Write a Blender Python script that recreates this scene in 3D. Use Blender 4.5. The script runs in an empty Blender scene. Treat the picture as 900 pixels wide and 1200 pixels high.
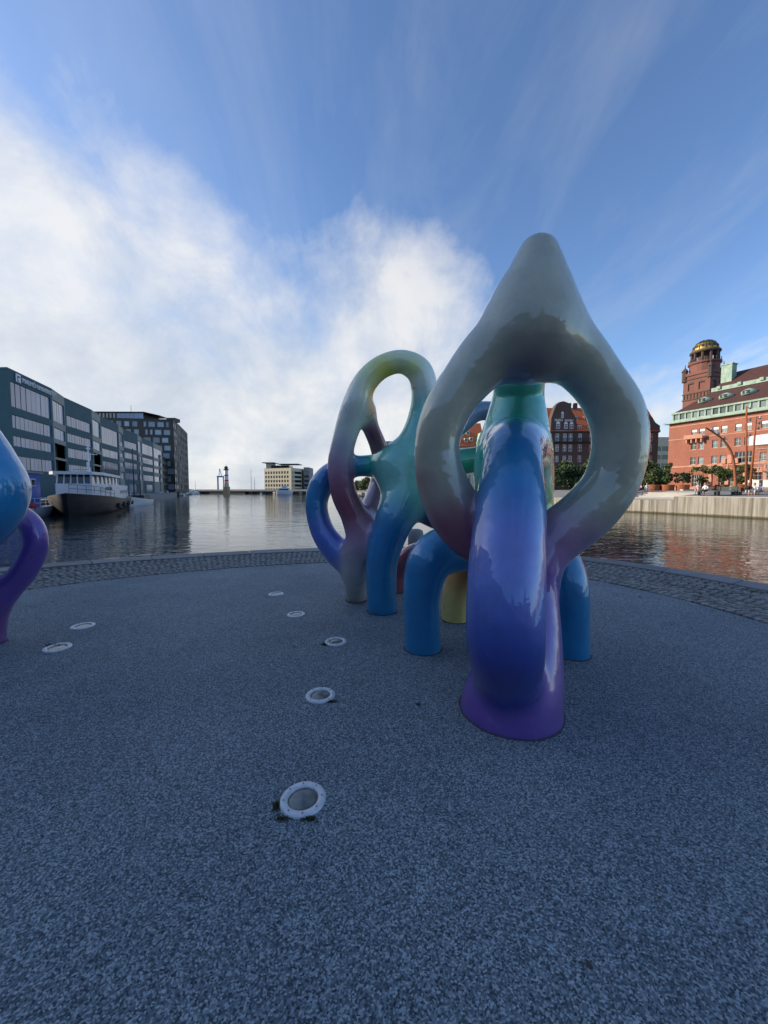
import bpy, bmesh, math, random
import numpy as np
from mathutils import Vector, Matrix
random.seed(7); rng = np.random.default_rng(7)
SC = bpy.context.scene
COL = SC.collection
R = math.radians

# ------------------------------------------------------------------ camera
FPX, CAMH = 451.0, 1.5
PITCH = math.atan(26.5 / 451)
cam = bpy.data.cameras.new('camera'); camo = bpy.data.objects.new('camera', cam); COL.objects.link(camo)
camo.location = (0, 0, CAMH); camo.rotation_euler = (math.pi / 2 - PITCH, 0, 0)
cam.sensor_fit = 'VERTICAL'; cam.sensor_height = 34.6; cam.lens = 13.0
cam.clip_start = 0.05; cam.clip_end = 20000
SC.camera = camo
SC.view_settings.view_transform = 'Standard'; SC.view_settings.look = 'None'
SC.view_settings.gamma = 1; SC.view_settings.exposure = 0.7

# ------------------------------------------------------------------ sky and sun
SUN_AZ, SUN_EL = R(-80), R(21)                       # azimuth from +Y, clockwise positive
sd = Vector((math.sin(SUN_AZ) * math.cos(SUN_EL), math.cos(SUN_AZ) * math.cos(SUN_EL), math.sin(SUN_EL)))
sun = bpy.data.lights.new('sun', 'SUN'); suno = bpy.data.objects.new('sun', sun); COL.objects.link(suno)
sun.energy = 3.6; sun.angle = R(0.5); sun.color = (1, 0.86, 0.68)
suno.rotation_euler = (-sd).to_track_quat('-Z', 'Y').to_euler(); suno.location = (-60, 10, 60)

world = bpy.data.worlds.new('World'); SC.world = world; world.use_nodes = True
class NT:
    def __init__(s, tree): s.t = tree; s.n = tree.nodes; s.l = tree.links
    def new(s, typ, **kw):
        n = s.n.new(typ)
        for k, v in kw.items():
            if k.startswith('i_'):
                key = k[2:]; key = int(key) if key.isdigit() else key
                n.inputs[key].default_value = v
            else: setattr(n, k, v)
        return n
    def link(s, a, b): s.l.new(a, b)
    def math(s, op, a, b=None, c=None, clamp=False):
        n = s.n.new('ShaderNodeMath'); n.operation = op; n.use_clamp = clamp
        for i, v in enumerate((a, b, c)):
            if v is None: continue
            if isinstance(v, (int, float)): n.inputs[i].default_value = v
            else: s.link(v, n.inputs[i])
        return n.outputs[0]
    def vmath(s, op, a, b=None):
        n = s.n.new('ShaderNodeVectorMath'); n.operation = op
        for i, v in enumerate((a, b)):
            if v is None: continue
            if isinstance(v, (tuple, list)): n.inputs[i].default_value = v
            else: s.link(v, n.inputs[i])
        return n.outputs['Value'] if op in ('DOT_PRODUCT', 'LENGTH') else n.outputs[0]
    def ramp(s, fac, stops, interp='LINEAR'):
        n = s.n.new('ShaderNodeValToRGB'); n.color_ramp.interpolation = interp
        e = n.color_ramp.elements
        while len(e) < len(stops): e.new(0.5)
        for q, (p, c) in zip(e, stops):
            q.position = p; q.color = (*c, 1) if len(c) == 3 else c
        s.link(fac, n.inputs[0]); return n.outputs[0]
    def mix(s, fac, a, b, blend='MIX'):
        n = s.n.new('ShaderNodeMix'); n.data_type = 'RGBA'; n.blend_type = blend
        for i, v in ((0, fac), (6, a), (7, b)):
            if isinstance(v, (int, float)): n.inputs[i].default_value = v
            elif isinstance(v, tuple): n.inputs[i].default_value = (*v, 1)
            else: s.link(v, n.inputs[i])
        return n.outputs[2]
    def noise(s, vec, scale, detail=4, rough=0.5, dist=0.0):
        n = s.new('ShaderNodeTexNoise'); n.inputs['Scale'].default_value = scale
        n.inputs['Detail'].default_value = detail; n.inputs['Roughness'].default_value = rough
        n.inputs['Distortion'].default_value = dist
        if vec is not None: s.link(vec, n.inputs['Vector'])
        return n.outputs[0]

w = NT(world.node_tree); w.n.clear()
sky = w.new('ShaderNodeTexSky', sky_type='NISHITA', sun_disc=False, sun_elevation=SUN_EL, sun_rotation=SUN_AZ,
            altitude=0, air_density=1.0, dust_density=0.6, ozone_density=2.2)
gen = w.new('ShaderNodeTexCoord').outputs['Generated']
sep = w.new('ShaderNodeSeparateXYZ'); w.link(gen, sep.inputs[0])
zz = w.math('MAXIMUM', sep.outputs[2], 0.0)
den = w.math('ADD', zz, 0.16)
cmb = w.new('ShaderNodeCombineXYZ')                  # a flat cloud layer seen from below
w.link(w.math('DIVIDE', sep.outputs[0], den), cmb.inputs[0]); w.link(w.math('DIVIDE', sep.outputs[1], den), cmb.inputs[1])
lay = cmb.outputs[0]
# the cloud bank: everything below a tilted great circle, broken up with noise
SKYN = (0.377, -0.403, 0.835)
bank = w.vmath('DOT_PRODUCT', gen, SKYN)
big = w.noise(lay, 0.9, 4, 0.55, 0.15)
fine = w.noise(gen, 5.0, 12, 0.62, 0.22)
mp = w.new('ShaderNodeMapping'); w.link(lay, mp.inputs[0]); mp.inputs['Rotation'].default_value = (0, 0, R(8)); mp.inputs['Scale'].default_value = (2.2, 0.55, 1)
streak = w.noise(mp.outputs[0], 1.3, 8, 0.62, 0.5)
edge = w.math('ADD', w.math('ADD', w.math('MULTIPLY', w.math('SUBTRACT', big, 0.5), 0.55), w.math('MULTIPLY', w.math('SUBTRACT', fine, 0.5), 0.46)),
              w.math('MULTIPLY', w.math('SUBTRACT', streak, 0.5), 0.48))
def puff(c, r, amt):
    d = Vector(c).normalized(); dist = w.vmath('DISTANCE', gen, tuple(d)) if False else w.vmath('LENGTH', w.vmath('SUBTRACT', gen, tuple(d)))
    return w.math('MULTIPLY', w.math('SUBTRACT', 1.0, w.math('DIVIDE', dist, r), clamp=True), amt)
heads = w.math('ADD', puff((10, 462, 250), .20, .26), w.math('ADD', puff((-400, 470, 300), .36, .12), puff((105, 460, 175), .18, .12)))
dens = w.math('ADD', w.math('SUBTRACT', edge, w.math('MULTIPLY', w.math('ADD', bank, 0.065), 1.05)), w.math('ADD', heads, w.math('MULTIPLY', w.math('SUBTRACT', 1.0, w.math('DIVIDE', zz, 0.42), clamp=True), 0.26)))
cover = w.ramp(w.math('ADD', dens, 0.5, clamp=True), [(0.36, (0, 0, 0)), (0.50, (0.42,) * 3), (0.66, (0.80,) * 3), (0.85, (0.94,) * 3)])
wisp = w.ramp(streak, [(0.45, (0, 0, 0)), (0.80, (0.22,) * 3)])
haz = w.math('MULTIPLY', w.math('POWER', w.math('SUBTRACT', 1.0, zz, clamp=True), 9.0), 0.30)
tot = w.math('MAXIMUM', w.math('MAXIMUM', cover, wisp), haz)
ccol = w.ramp(w.math('ADD', w.math('MULTIPLY', fine, 0.75), w.math('MULTIPLY', big, 0.35)), [(0.36, (0.60, 0.68, 0.80)), (0.52, (0.84, 0.88, 0.94)), (0.66, (1.08, 1.07, 1.05))])
sc_cloud = w.vmath('SCALE', ccol); sc_cloud.node.inputs['Scale'].default_value = 3.5
skyc = w.mix(1.0, sky.outputs[0], (0.70, 0.79, 0.93), 'MULTIPLY')
mixed = w.mix(tot, skyc, sc_cloud)
bg = w.new('ShaderNodeBackground'); bg.inputs['Strength'].default_value = 0.15
w.link(mixed, bg.inputs[0])
wo = w.new('ShaderNodeOutputWorld'); w.link(bg.outputs[0], wo.inputs[0])

# ------------------------------------------------------------------ projection helpers (metres in the place)
_f = Vector((0, math.cos(PITCH), -math.sin(PITCH))); _u = Vector((0, math.sin(PITCH), math.cos(PITCH)))
def ray(x, y): return _f * FPX + Vector((1, 0, 0)) * (x - 450) + _u * (600 - y)
def at(x, y, Y):
    d = ray(x, y); return Vector((0, 0, CAMH)) + d * (Y / d.y)
def on_z(x, y, z=0.0):
    d = ray(x, y); return Vector((0, 0, CAMH)) + d * ((z - CAMH) / d.z)

# ------------------------------------------------------------------ object helpers
def tag(o, label=None, cat=None, group=None, kind=None):
    if label: o['label'] = label
    if cat: o['category'] = cat
    if group: o['group'] = group
    if kind: o['kind'] = kind
    return o
def thing(name, label, cat, loc=(0, 0, 0), rz=0.0, group=None):
    o = bpy.data.objects.new(name, None); COL.objects.link(o); o.empty_display_size = 0.3
    o.location = loc; o.rotation_euler = (0, 0, rz); tag(o, label, cat, group); return o
def link_mesh(name, me, mat=None, parent=None, loc=None, rz=None, scale=None):
    o = bpy.data.objects.new(name, me); COL.objects.link(o)
    if mat and not me.materials: me.materials.append(mat)
    if parent: o.parent = parent
    if loc is not None: o.location = loc
    if rz is not None: o.rotation_euler = (0, 0, rz)
    if scale is not None: o.scale = scale
    return o
class MB:
    def __init__(s): s.v = []; s.f = []
    def add(s, vs, fs):
        b = len(s.v); s.v += [tuple(p) for p in vs]; s.f += [tuple(b + i for i in q) for q in fs]; return s
    def box(s, x0, x1, y0, y1, z0, z1):
        return s.add([(x0, y0, z0), (x1, y0, z0), (x1, y1, z0), (x0, y1, z0), (x0, y0, z1), (x1, y0, z1), (x1, y1, z1), (x0, y1, z1)],
                     [(3, 2, 1, 0), (4, 5, 6, 7), (0, 1, 5, 4), (1, 2, 6, 5), (2, 3, 7, 6), (3, 0, 4, 7)])
    def prism(s, poly, z0, z1):
        n = len(poly); z0s = z0 if isinstance(z0, (list, tuple)) else [z0] * n; z1s = z1 if isinstance(z1, (list, tuple)) else [z1] * n
        vs = [(p[0], p[1], z) for p, z in zip(poly, z0s)] + [(p[0], p[1], z) for p, z in zip(poly, z1s)]
        return s.add(vs, [tuple(range(n))[::-1], tuple(range(n, 2 * n))] + [(i, (i + 1) % n, n + (i + 1) % n, n + i) for i in range(n)])
    def extrude_xz(s, poly, y0, y1):                     # a profile in x-z given depth along y
        n = len(poly)
        vs = [(p[0], y0, p[1]) for p in poly] + [(p[0], y1, p[1]) for p in poly]
        return s.add(vs, [tuple(range(n)), tuple(range(n, 2 * n))[::-1]] + [(i, n + i, n + (i + 1) % n, (i + 1) % n) for i in range(n)])
    def tube(s, pts, rad, n=8, cap=True):
        pts = [Vector(p) for p in pts]; m = len(pts)
        rad = rad if isinstance(rad, (list, tuple)) else [rad] * m
        vs = []; prev = None
        for i, p in enumerate(pts):
            d = (pts[min(i + 1, m - 1)] - pts[max(i - 1, 0)]).normalized()
            if prev is None:
                a = d.orthogonal().normalized()
            else:
                a = (prev - d * prev.dot(d)).normalized()
            prev = a; b = d.cross(a)
            for k in range(n):
                t = 2 * math.pi * k / n; vs.append(p + (a * math.cos(t) + b * math.sin(t)) * rad[i])
        fs = [(i * n + k, i * n + (k + 1) % n, (i + 1) * n + (k + 1) % n, (i + 1) * n + k) for i in range(m - 1) for k in range(n)]
        if cap: fs += [tuple(range(n))[::-1], tuple((m - 1) * n + k for k in range(n))]
        return s.add(vs, fs)
    def lathe(s, prof, n=24, c=(0, 0, 0)):
        m = len(prof); vs = []
        for r, z in prof:
            for k in range(n):
                t = 2 * math.pi * k / n; vs.append((c[0] + r * math.cos(t), c[1] + r * math.sin(t), c[2] + z))
        fs = [(i * n + k, i * n + (k + 1) % n, (i + 1) * n + (k + 1) % n, (i + 1) * n + k) for i in range(m - 1) for k in range(n)]
        fs += [tuple(range(n))[::-1], tuple((m - 1) * n + k for k in range(n))]
        return s.add(vs, fs)
    def mesh(s, name, smooth=False):
        me = bpy.data.meshes.new(name); me.from_pydata(s.v, [], s.f); me.update()
        if smooth: me.polygons.foreach_set('use_smooth', [True] * len(me.polygons))
        return me
    def build(s, name, mat, parent=None, smooth=False, loc=None, rz=None):
        return link_mesh(name, s.mesh(name, smooth), mat, parent, loc, rz)
_bm = {}
def box_part(name, mat, parent, x0, x1, y0, y1, z0, z1):
    """A box part; alike sizes share one mesh, its origin at its lower corner."""
    k = (name, mat.name, round(x1 - x0, 3), round(y1 - y0, 3), round(z1 - z0, 3))
    if k not in _bm:
        _bm[k] = MB().box(0, x1 - x0, 0, y1 - y0, 0, z1 - z0).mesh(name); _bm[k].materials.append(mat)
    return link_mesh(name, _bm[k], None, parent, (x0, y0, z0))

# ------------------------------------------------------------------ materials
def srgb(r, g, b):
    f = lambda c: (c / 255 / 12.92) if c / 255 <= 0.04045 else ((c / 255 + 0.055) / 1.055) ** 2.4
    return (f(r), f(g), f(b))
def mat(name, col, rough=0.7, var=0.15, scale=3.0, bump=0.0, bscale=20.0, metallic=0.0, spec=0.5, coat=0.0, rand=0.0, dirt=None):
    m = bpy.data.materials.new(name); m.use_nodes = True; t = NT(m.node_tree)
    b = t.n['Principled BSDF']; b.inputs['Roughness'].default_value = rough; b.inputs['Metallic'].default_value = metallic
    b.inputs['Specular IOR Level'].default_value = spec
    if coat: b.inputs['Coat Weight'].default_value = coat; b.inputs['Coat Roughness'].default_value = 0.04
    vec = t.new('ShaderNodeTexCoord').outputs['Object']
    nz = t.noise(vec, scale, 6, 0.6)
    lo = tuple(c * (1 - var) for c in col); hi = tuple(min(1, c * (1 + var)) for c in col)
    c = t.ramp(nz, [(0.3, lo), (0.7, hi)])
    if rand:
        oi = t.new('ShaderNodeObjectInfo').outputs['Random']
        hs = t.new('ShaderNodeHueSaturation'); t.link(c, hs.inputs['Color'])
        t.link(t.math('ADD', 1 - rand, t.math('MULTIPLY', oi, 2 * rand)), hs.inputs['Value']); c = hs.outputs[0]
    if dirt:
        mpn = t.new('ShaderNodeMapping'); t.link(vec, mpn.inputs[0]); mpn.inputs['Scale'].default_value = dirt[2]
        d = t.ramp(t.noise(mpn.outputs[0], 1.0, 6, 0.65), [(0.42, (0, 0, 0)), (0.66, (dirt[1],) * 3)])
        c = t.mix(d, c, dirt[0])
    t.link(c, b.inputs['Base Color'])
    if bump:
        bn = t.new('ShaderNodeBump'); bn.inputs['Strength'].default_value = bump; bn.inputs['Distance'].default_value = 0.02
        t.link(t.noise(vec, bscale, 5, 0.6), bn.inputs['Height']); t.link(bn.outputs[0], b.inputs['Normal'])
    return m
def brick_mat(name, c1, c2, mortar, bw=0.26, bh=0.09):
    m = bpy.data.materials.new(name); m.use_nodes = True; t = NT(m.node_tree); b = t.n['Principled BSDF']
    b.inputs['Roughness'].default_value = 0.85
    vec = t.new('ShaderNodeTexCoord').outputs['Object']
    sx = t.new('ShaderNodeSeparateXYZ'); t.link(vec, sx.inputs[0])
    cx = t.new('ShaderNodeCombineXYZ'); t.link(t.math('ADD', sx.outputs[0], sx.outputs[1]), cx.inputs[0]); t.link(sx.outputs[2], cx.inputs[1])
    br = t.new('ShaderNodeTexBrick'); t.link(cx.outputs[0], br.inputs[0])
    br.inputs['Scale'].default_value = 1; br.inputs['Brick Width'].default_value = bw; br.inputs['Row Height'].default_value = bh
    br.inputs['Mortar Size'].default_value = 0.008
    for k, c in (('Color1', c1), ('Color2', c2), ('Mortar', mortar)): br.inputs[k].default_value = (*c, 1)
    v = t.ramp(t.noise(vec, 0.35, 8, 0.7), [(0.3, (0.78,) * 3), (0.7, (1.12,) * 3)])
    t.link(t.mix(1.0, br.outputs[0], v, 'MULTIPLY'), b.inputs['Base Color'])
    return m
def glass_mat(name, col, rough=0.06, rand=0.35):
    m = mat(name, col, rough, 0.1, 0.5, spec=0.8, rand=rand); return m

M = {}
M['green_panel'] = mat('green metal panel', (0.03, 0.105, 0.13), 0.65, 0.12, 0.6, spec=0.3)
M['green_panel_lit'] = mat('sky lit green panel', (0.09, 0.17, 0.19), 0.5, 0.1, 0.6)  # same panel on the narrow folds, their brighter sky light put into the colour
M['uni_glass'] = glass_mat('blinds behind glass', (0.20, 0.26, 0.37), 0.12, 0.22)
M['dark_metal'] = mat('dark metal', (0.025, 0.03, 0.032), 0.5)
M['black'] = mat('black paint', (0.012, 0.013, 0.016), 0.4)
M['white_paint'] = mat('white paint', (0.72, 0.73, 0.74), 0.45, 0.06, 1.5)
M['dark_glass'] = glass_mat('dark glass', (0.02, 0.028, 0.035), 0.05, 0.5)
M['blue_paint'] = mat('blue paint', (0.035, 0.10, 0.42), 0.5, 0.1, 1.0)
M['red_brick'] = brick_mat('red brick', (0.36, 0.115, 0.07), (0.28, 0.088, 0.055), (0.34, 0.19, 0.13))
M['dark_brick'] = brick_mat('brown brick', (0.105, 0.065, 0.052), (0.075, 0.048, 0.04), (0.13, 0.1, 0.085))
M['tower_brick'] = brick_mat('tower brick', (0.23, 0.085, 0.06), (0.17, 0.062, 0.046), (0.2, 0.11, 0.09))
M['sandstone'] = mat('pink sandstone', (0.50, 0.25, 0.17), 0.85, 0.2, 1.5, 0.3, 6)
M['copper'] = mat('green copper', (0.31, 0.43, 0.34), 0.7, 0.2, 1.2, dirt=((0.1, 0.18, 0.13), 0.5, (2, 2, 0.5)))
M['roof_brown'] = mat('brown roof tiles', (0.075, 0.03, 0.024), 0.8, 0.25, 2.0, 0.5, 5)
M['roof_orange'] = mat('orange roof tiles', (0.50, 0.125, 0.045), 0.8, 0.25, 1.5, 0.5, 5)
M['stone_grey'] = mat('grey stone', (0.26, 0.26, 0.25), 0.85, 0.2, 2.0, 0.4, 12)
M['cream'] = mat('cream render', (0.62, 0.55, 0.38), 0.85, 0.08, 0.8)
M['pale_conc'] = mat('pale concrete', (0.46, 0.43, 0.37), 0.85, 0.12, 0.6)
M['gold'] = mat('gilded metal', (0.50, 0.33, 0.09), 0.45, 0.2, 3, metallic=0.7)
M['rust'] = mat('weathering steel', (0.30, 0.095, 0.035), 0.75, 0.3, 4)
M['rust_pot'] = mat('weathering steel planter', (0.36, 0.115, 0.045), 0.8, 0.3, 3)
M['wood_dark'] = mat('dark bench wood', (0.07, 0.045, 0.035), 0.7, 0.2, 4)
M['bench_green'] = mat('green bench paint', (0.025, 0.07, 0.06), 0.5, 0.1, 3)
M['steel'] = mat('galvanised steel', (0.38, 0.39, 0.40), 0.4, 0.15, 6, metallic=0.6)
M['bark'] = mat('bark', (0.09, 0.065, 0.045), 0.9, 0.3, 8, 0.6, 25)
M['quay_top'] = mat('quay paving', (0.22, 0.21, 0.195), 0.85, 0.2, 0.5)
M['tarp'] = mat('white sheeting', (0.66, 0.67, 0.68), 0.6, 0.08, 0.7)

def leaf_mat(name, c):
    m = bpy.data.materials.new(name); m.use_nodes = True; t = NT(m.node_tree); b = t.n['Principled BSDF']
    b.inputs['Roughness'].default_value = 0.6
    g = t.new('ShaderNodeNewGeometry').outputs['Random Per Island']
    t.link(t.ramp(g, [(0, tuple(x * 0.55 for x in c)), (1, tuple(x * 1.5 for x in c))]), b.inputs['Base Color'])
    b.inputs['Transmission Weight'].default_value = 0.0
    return m
M['leaf'] = leaf_mat('leaf green', (0.075, 0.11, 0.028))
M['leaf_dark'] = leaf_mat('leaf dark green', (0.045, 0.075, 0.024))
M['leaf_yellow'] = leaf_mat('leaf yellow green', (0.12, 0.13, 0.035))

# rubber granules
def rubber():
    m = bpy.data.materials.new('blue rubber granules'); m.use_nodes = True; t = NT(m.node_tree); b = t.n['Principled BSDF']
    b.inputs['Roughness'].default_value = 0.75; b.inputs['Specular IOR Level'].default_value = 0.35
    vec = t.new('ShaderNodeTexCoord').outputs['Object']
    wob = t.new('ShaderNodeVectorMath', operation='ADD'); t.link(vec, wob.inputs[0])
    nc = t.new('ShaderNodeTexNoise'); nc.inputs['Scale'].default_value = 140; t.link(vec, nc.inputs['Vector'])
    scn = t.new('ShaderNodeVectorMath', operation='SCALE'); t.link(nc.outputs[1], scn.inputs[0]); scn.inputs['Scale'].default_value = 0.008
    t.link(scn.outputs[0], wob.inputs[1])
    vo = t.new('ShaderNodeTexVoronoi'); vo.inputs['Scale'].default_value = 170; t.link(wob.outputs[0], vo.inputs['Vector'])
    sp = t.new('ShaderNodeSeparateColor'); t.link(vo.outputs['Color'], sp.inputs[0])
    c = t.ramp(sp.outputs[0], [(0.0, (0.034, 0.046, 0.055)), (0.3, (0.100, 0.128, 0.145)), (0.65, (0.195, 0.235, 0.258)), (1.0, (0.43, 0.48, 0.49))])
    blot = t.ramp(t.noise(vec, 0.55, 8, 0.62), [(0.3, (0.74, 0.76, 0.80)), (0.5, (1, 1, 1)), (0.7, (1.25, 1.22, 1.17))])
    c = t.mix(1.0, c, blot, 'MULTIPLY')
    stain = t.ramp(t.noise(vec, 2.3, 7, 0.7), [(0.58, (1, 1, 1)), (0.74, (0.66, 0.66, 0.68))])
    c = t.mix(1.0, c, stain, 'MULTIPLY')
    t.link(c, b.inputs['Base Color'])
    bn = t.new('ShaderNodeBump'); bn.inputs['Strength'].default_value = 0.75; bn.inputs['Distance'].default_value = 0.004; bn.invert = True
    t.link(vo.outputs['Distance'], bn.inputs['Height']); t.link(bn.outputs[0], b.inputs['Normal'])
    return m
M['rubber'] = rubber()

def water():
    m = bpy.data.materials.new('harbour water'); m.use_nodes = True; t = NT(m.node_tree); b = t.n['Principled BSDF']
    b.inputs['Base Color'].default_value = (0.02, 0.034, 0.038, 1); b.inputs['Roughness'].default_value = 0.03; b.inputs['IOR'].default_value = 1.33
    vec = t.new('ShaderNodeTexCoord').outputs['Object']
    mp1 = t.new('ShaderNodeMapping'); t.link(vec, mp1.inputs[0]); mp1.inputs['Rotation'].default_value = (0, 0, R(20)); mp1.inputs['Scale'].default_value = (0.75, 1.35, 1)
    a = t.noise(mp1.outputs[0], 0.42, 3, 0.55, 0.6); c = t.noise(mp1.outputs[0], 1.9, 3, 0.5, 0.5)
    calm = t.ramp(t.noise(vec, 0.035, 3, 0.5), [(0.35, (0.45,) * 3), (0.65, (1,) * 3)])
    h = t.math('MULTIPLY', t.math('ADD', a, t.math('MULTIPLY', c, 0.42)), calm)
    bn = t.new('ShaderNodeBump'); bn.inputs['Strength'].default_value = 1.0; bn.inputs['Distance'].default_value = 0.065
    t.link(h, bn.inputs['Height']); t.link(bn.outputs[0], b.inputs['Normal'])
    return m
M['water'] = water()

def quay_wall_mat():
    m = bpy.data.materials.new('streaked quay concrete'); m.use_nodes = True; t = NT(m.node_tree); b = t.n['Principled BSDF']
    b.inputs['Roughness'].default_value = 0.85
    vec = t.new('ShaderNodeTexCoord').outputs['Object']
    mp = t.new('ShaderNodeMapping'); t.link(vec, mp.inputs[0]); mp.inputs['Scale'].default_value = (3.2, 3.2, 0.10)
    c = t.ramp(t.noise(mp.outputs[0], 1.0, 7, 0.68), [(0.34, (0.10, 0.09, 0.07)), (0.48, (0.26, 0.24, 0.195)), (0.64, (0.44, 0.42, 0.36))])
    sx = t.new('ShaderNodeSeparateXYZ'); t.link(vec, sx.inputs[0])
    low = t.ramp(t.math('ADD', sx.outputs[2], t.math('MULTIPLY', t.noise(vec, 1.5, 5, 0.6), 0.2)), [(0.86, (0.25, 0.24, 0.14)), (0.98, (0.6, 0.57, 0.45)), (1.0, (1, 1, 1))])
    t.link(t.mix(1.0, c, low, 'MULTIPLY'), b.inputs['Base Color'])
    return m
M['quay_wall'] = quay_wall_mat()
M['cobble'] = mat('granite cobble', (0.23, 0.222, 0.205), 0.8, 0.3, 9, 0.6, 40, rand=0.35)
M['cobble_far'] = mat('granite cobbles beyond', (0.23, 0.222, 0.205), 0.8, 0.45, 7, 0.6, 40)
M['kerb'] = mat('granite kerb', (0.185, 0.182, 0.178), 0.7, 0.18, 4, 0.3, 60, rand=0.12)
M['joint'] = mat('mossy joint soil', (0.028, 0.032, 0.02), 0.95, 0.4, 5, 0.5, 30)
M['moss'] = leaf_mat('moss', (0.06, 0.068, 0.018))

# ------------------------------------------------------------------ the platform
PC = (-0.75, 2.2)
def fourier(pts, c, guess, order=3, reg=0.12):
    q = np.array([(p.x - c[0], p.y - c[1]) for p in pts]); th = np.arctan2(q[:, 1], q[:, 0]); r = np.hypot(q[:, 0], q[:, 1])
    th2 = np.linspace(math.pi * 1.15, math.pi * 1.85, 12); wt = np.r_[np.ones(len(th)), np.full(12, 0.25)]
    th = np.r_[th, th2]; r = np.r_[r, np.full(12, guess)]
    A = np.column_stack([np.ones_like(th)] + [f(k * th) for k in range(1, order + 1) for f in (np.cos, np.sin)])
    Aw = A * wt[:, None]; n = A.shape[1]; L = np.eye(n) * reg; L[0, 0] = 0
    s = np.linalg.lstsq(np.vstack([Aw, L]), np.r_[r * wt, np.zeros(n)], rcond=None)[0]
    return lambda t: s[0] + sum(s[2 * k - 1] * math.cos(k * t) + s[2 * k] * math.sin(k * t) for k in range(1, order + 1))
r_rub = fourier([on_z(*a) for a in [(35, 691), (130, 679), (200, 672), (340, 661), (385, 660), (689, 679), (770, 694), (813, 706), (900, 735)]], PC, 5.5)
r_out = fourier([on_z(*a) for a in [(55, 660), (130, 655.5), (213, 651), (360, 642.5), (680, 651), (784, 668), (900, 684)]], PC, 7.9)
NSEG = 160
def ring_pts(fn, off=0.0): return [(PC[0] + (fn(t) + off) * math.cos(t), PC[1] + (fn(t) + off) * math.sin(t)) for t in (2 * math.pi * i / NSEG for i in range(NSEG))]
kerb_w = 0.5
tag(MB().prism(ring_pts(r_rub), -0.08, 0.0).build('rubber_paving', M['rubber']), kind='structure')
outer = ring_pts(r_out)
tag(MB().prism(ring_pts(r_out, -0.02), -3.0, -0.06).build('platform_base', M['joint']), kind='structure')
pave = tag(MB().prism(ring_pts(r_out, -kerb_w - 0.03), -0.055, -0.022).build('cobbled_pavement', M['joint']), kind='structure')
# granite kerb stones round the rim
kerb = tag(MB().prism(ring_pts(r_out, -0.03), -0.058, -0.05).build('kerb', M['joint']), kind='structure')
nk = 46
for i in range(nk):
    t0 = 2 * math.pi * i / nk + 0.0006; t1 = 2 * math.pi * (i + 1) / nk - 0.0006
    pi_, po = [], []
    for k in range(4):
        t = t0 + (t1 - t0) * k / 3
        for lst, rr in ((pi_, r_out(t) - kerb_w), (po, r_out(t))): lst.append((PC[0] + rr * math.cos(t), PC[1] + rr * math.sin(t)))
    dz = random.uniform(-0.004, 0.004)
    mid = math.radians(0)
    if math.sin((t0 + t1) / 2) > -0.75:
        ks = MB().prism(po + pi_[::-1], -0.30, 0.012 + dz)
        o = ks.build('kerb_stone', M['kerb'], kerb)
        bv = o.modifiers.new('bevel', 'BEVEL'); bv.width = 0.012; bv.segments = 2; bv.limit_method = 'ANGLE'
# cobbles laid in segmental arcs, two lanes
def cobble_mesh(seed):
    r = random.Random(seed); a = 0.043
    vs = []
    for z, s in ((-0.05, 1.0), (0.0, 1.0), (0.016, 0.8)):
        for (x, y) in ((-1, -1), (1, -1), (1, 1), (-1, 1)):
            vs.append((x * a * s + r.uniform(-.005, .005), y * a * s + r.uniform(-.005, .005), z + (r.uniform(-.003, .003) if z > 0 else 0)))
    fs = [(8, 9, 10, 11)] + [(4 * l + i, 4 * l + (i + 1) % 4, 4 * l + 4 + (i + 1) % 4, 4 * l + 4 + i) for l in (0, 1) for i in range(4)]
    return vs, fs
cv = [cobble_mesh(i) for i in range(8)]
cobs = []
tt = math.radians(-62); lane_n = 2
while tt < math.radians(232):
    rr, ro = r_rub(tt) + 0.05, r_out(tt) - kerb_w - 0.05
    width = ro - rr; lw = width / lane_n
    rm = (rr + ro) / 2; dth = 0.107 / rm
    for lane in range(lane_n):
        ns = max(1, int(round(lw / 0.103)))
        for j in range(ns):
            uu = (j + 0.5) / ns; off = 0.34 * (1 - (2 * uu - 1) ** 2)
            slope = -0.34 * 4 * (2 * uu - 1) / lw
            rad = rr + lane * lw + uu * lw
            a = tt + off / rm
            x, y = PC[0] + rad * math.cos(a) + random.uniform(-.006, .006), PC[1] + rad * math.sin(a) + random.uniform(-.006, .006)
            rot = a + math.pi / 2 + math.atan(-1 / slope if abs(slope) > 1e-6 else 1e6) * 0
            rot = a - math.atan(-slope) + random.uniform(-.12, .12)
            if y > -1.0 and abs(x) < 9: cobs.append((x, y, rot, lw / ns / 0.107))
    tt += dth
def vis(c):
    x, y = c[0], c[1]
    if y < 0.5 or abs(x) > 1.02 * y: return 1e6 + math.hypot(x, y)
    return math.hypot(x, y)
cobs.sort(key=vis)
cmesh = []
for vs, fs in cv:
    me = bpy.data.meshes.new('cobble'); me.from_pydata(vs, [], fs); me.materials.append(M['cobble']); cmesh.append(me)
for i, (x, y, rot, sc) in enumerate(cobs[:300]):
    link_mesh('cobble', cmesh[i % 8], None, pave, (x, y, -0.014 + random.uniform(-.005, .005)), rot, (sc, 1, 1))
mb = MB()
for i, (x, y, rot, sc) in enumerate(cobs[300:]):
    vs, fs = cv[i % 8]; c, s = math.cos(rot), math.sin(rot); z = -0.014 + random.uniform(-.005, .005)
    mb.add([(x + c * a * sc - s * b, y + s * a * sc + c * b, z + h) for a, b, h in vs], fs)
tag(mb.build('cobbles', M['cobble_far'], pave), kind='stuff')
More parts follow.
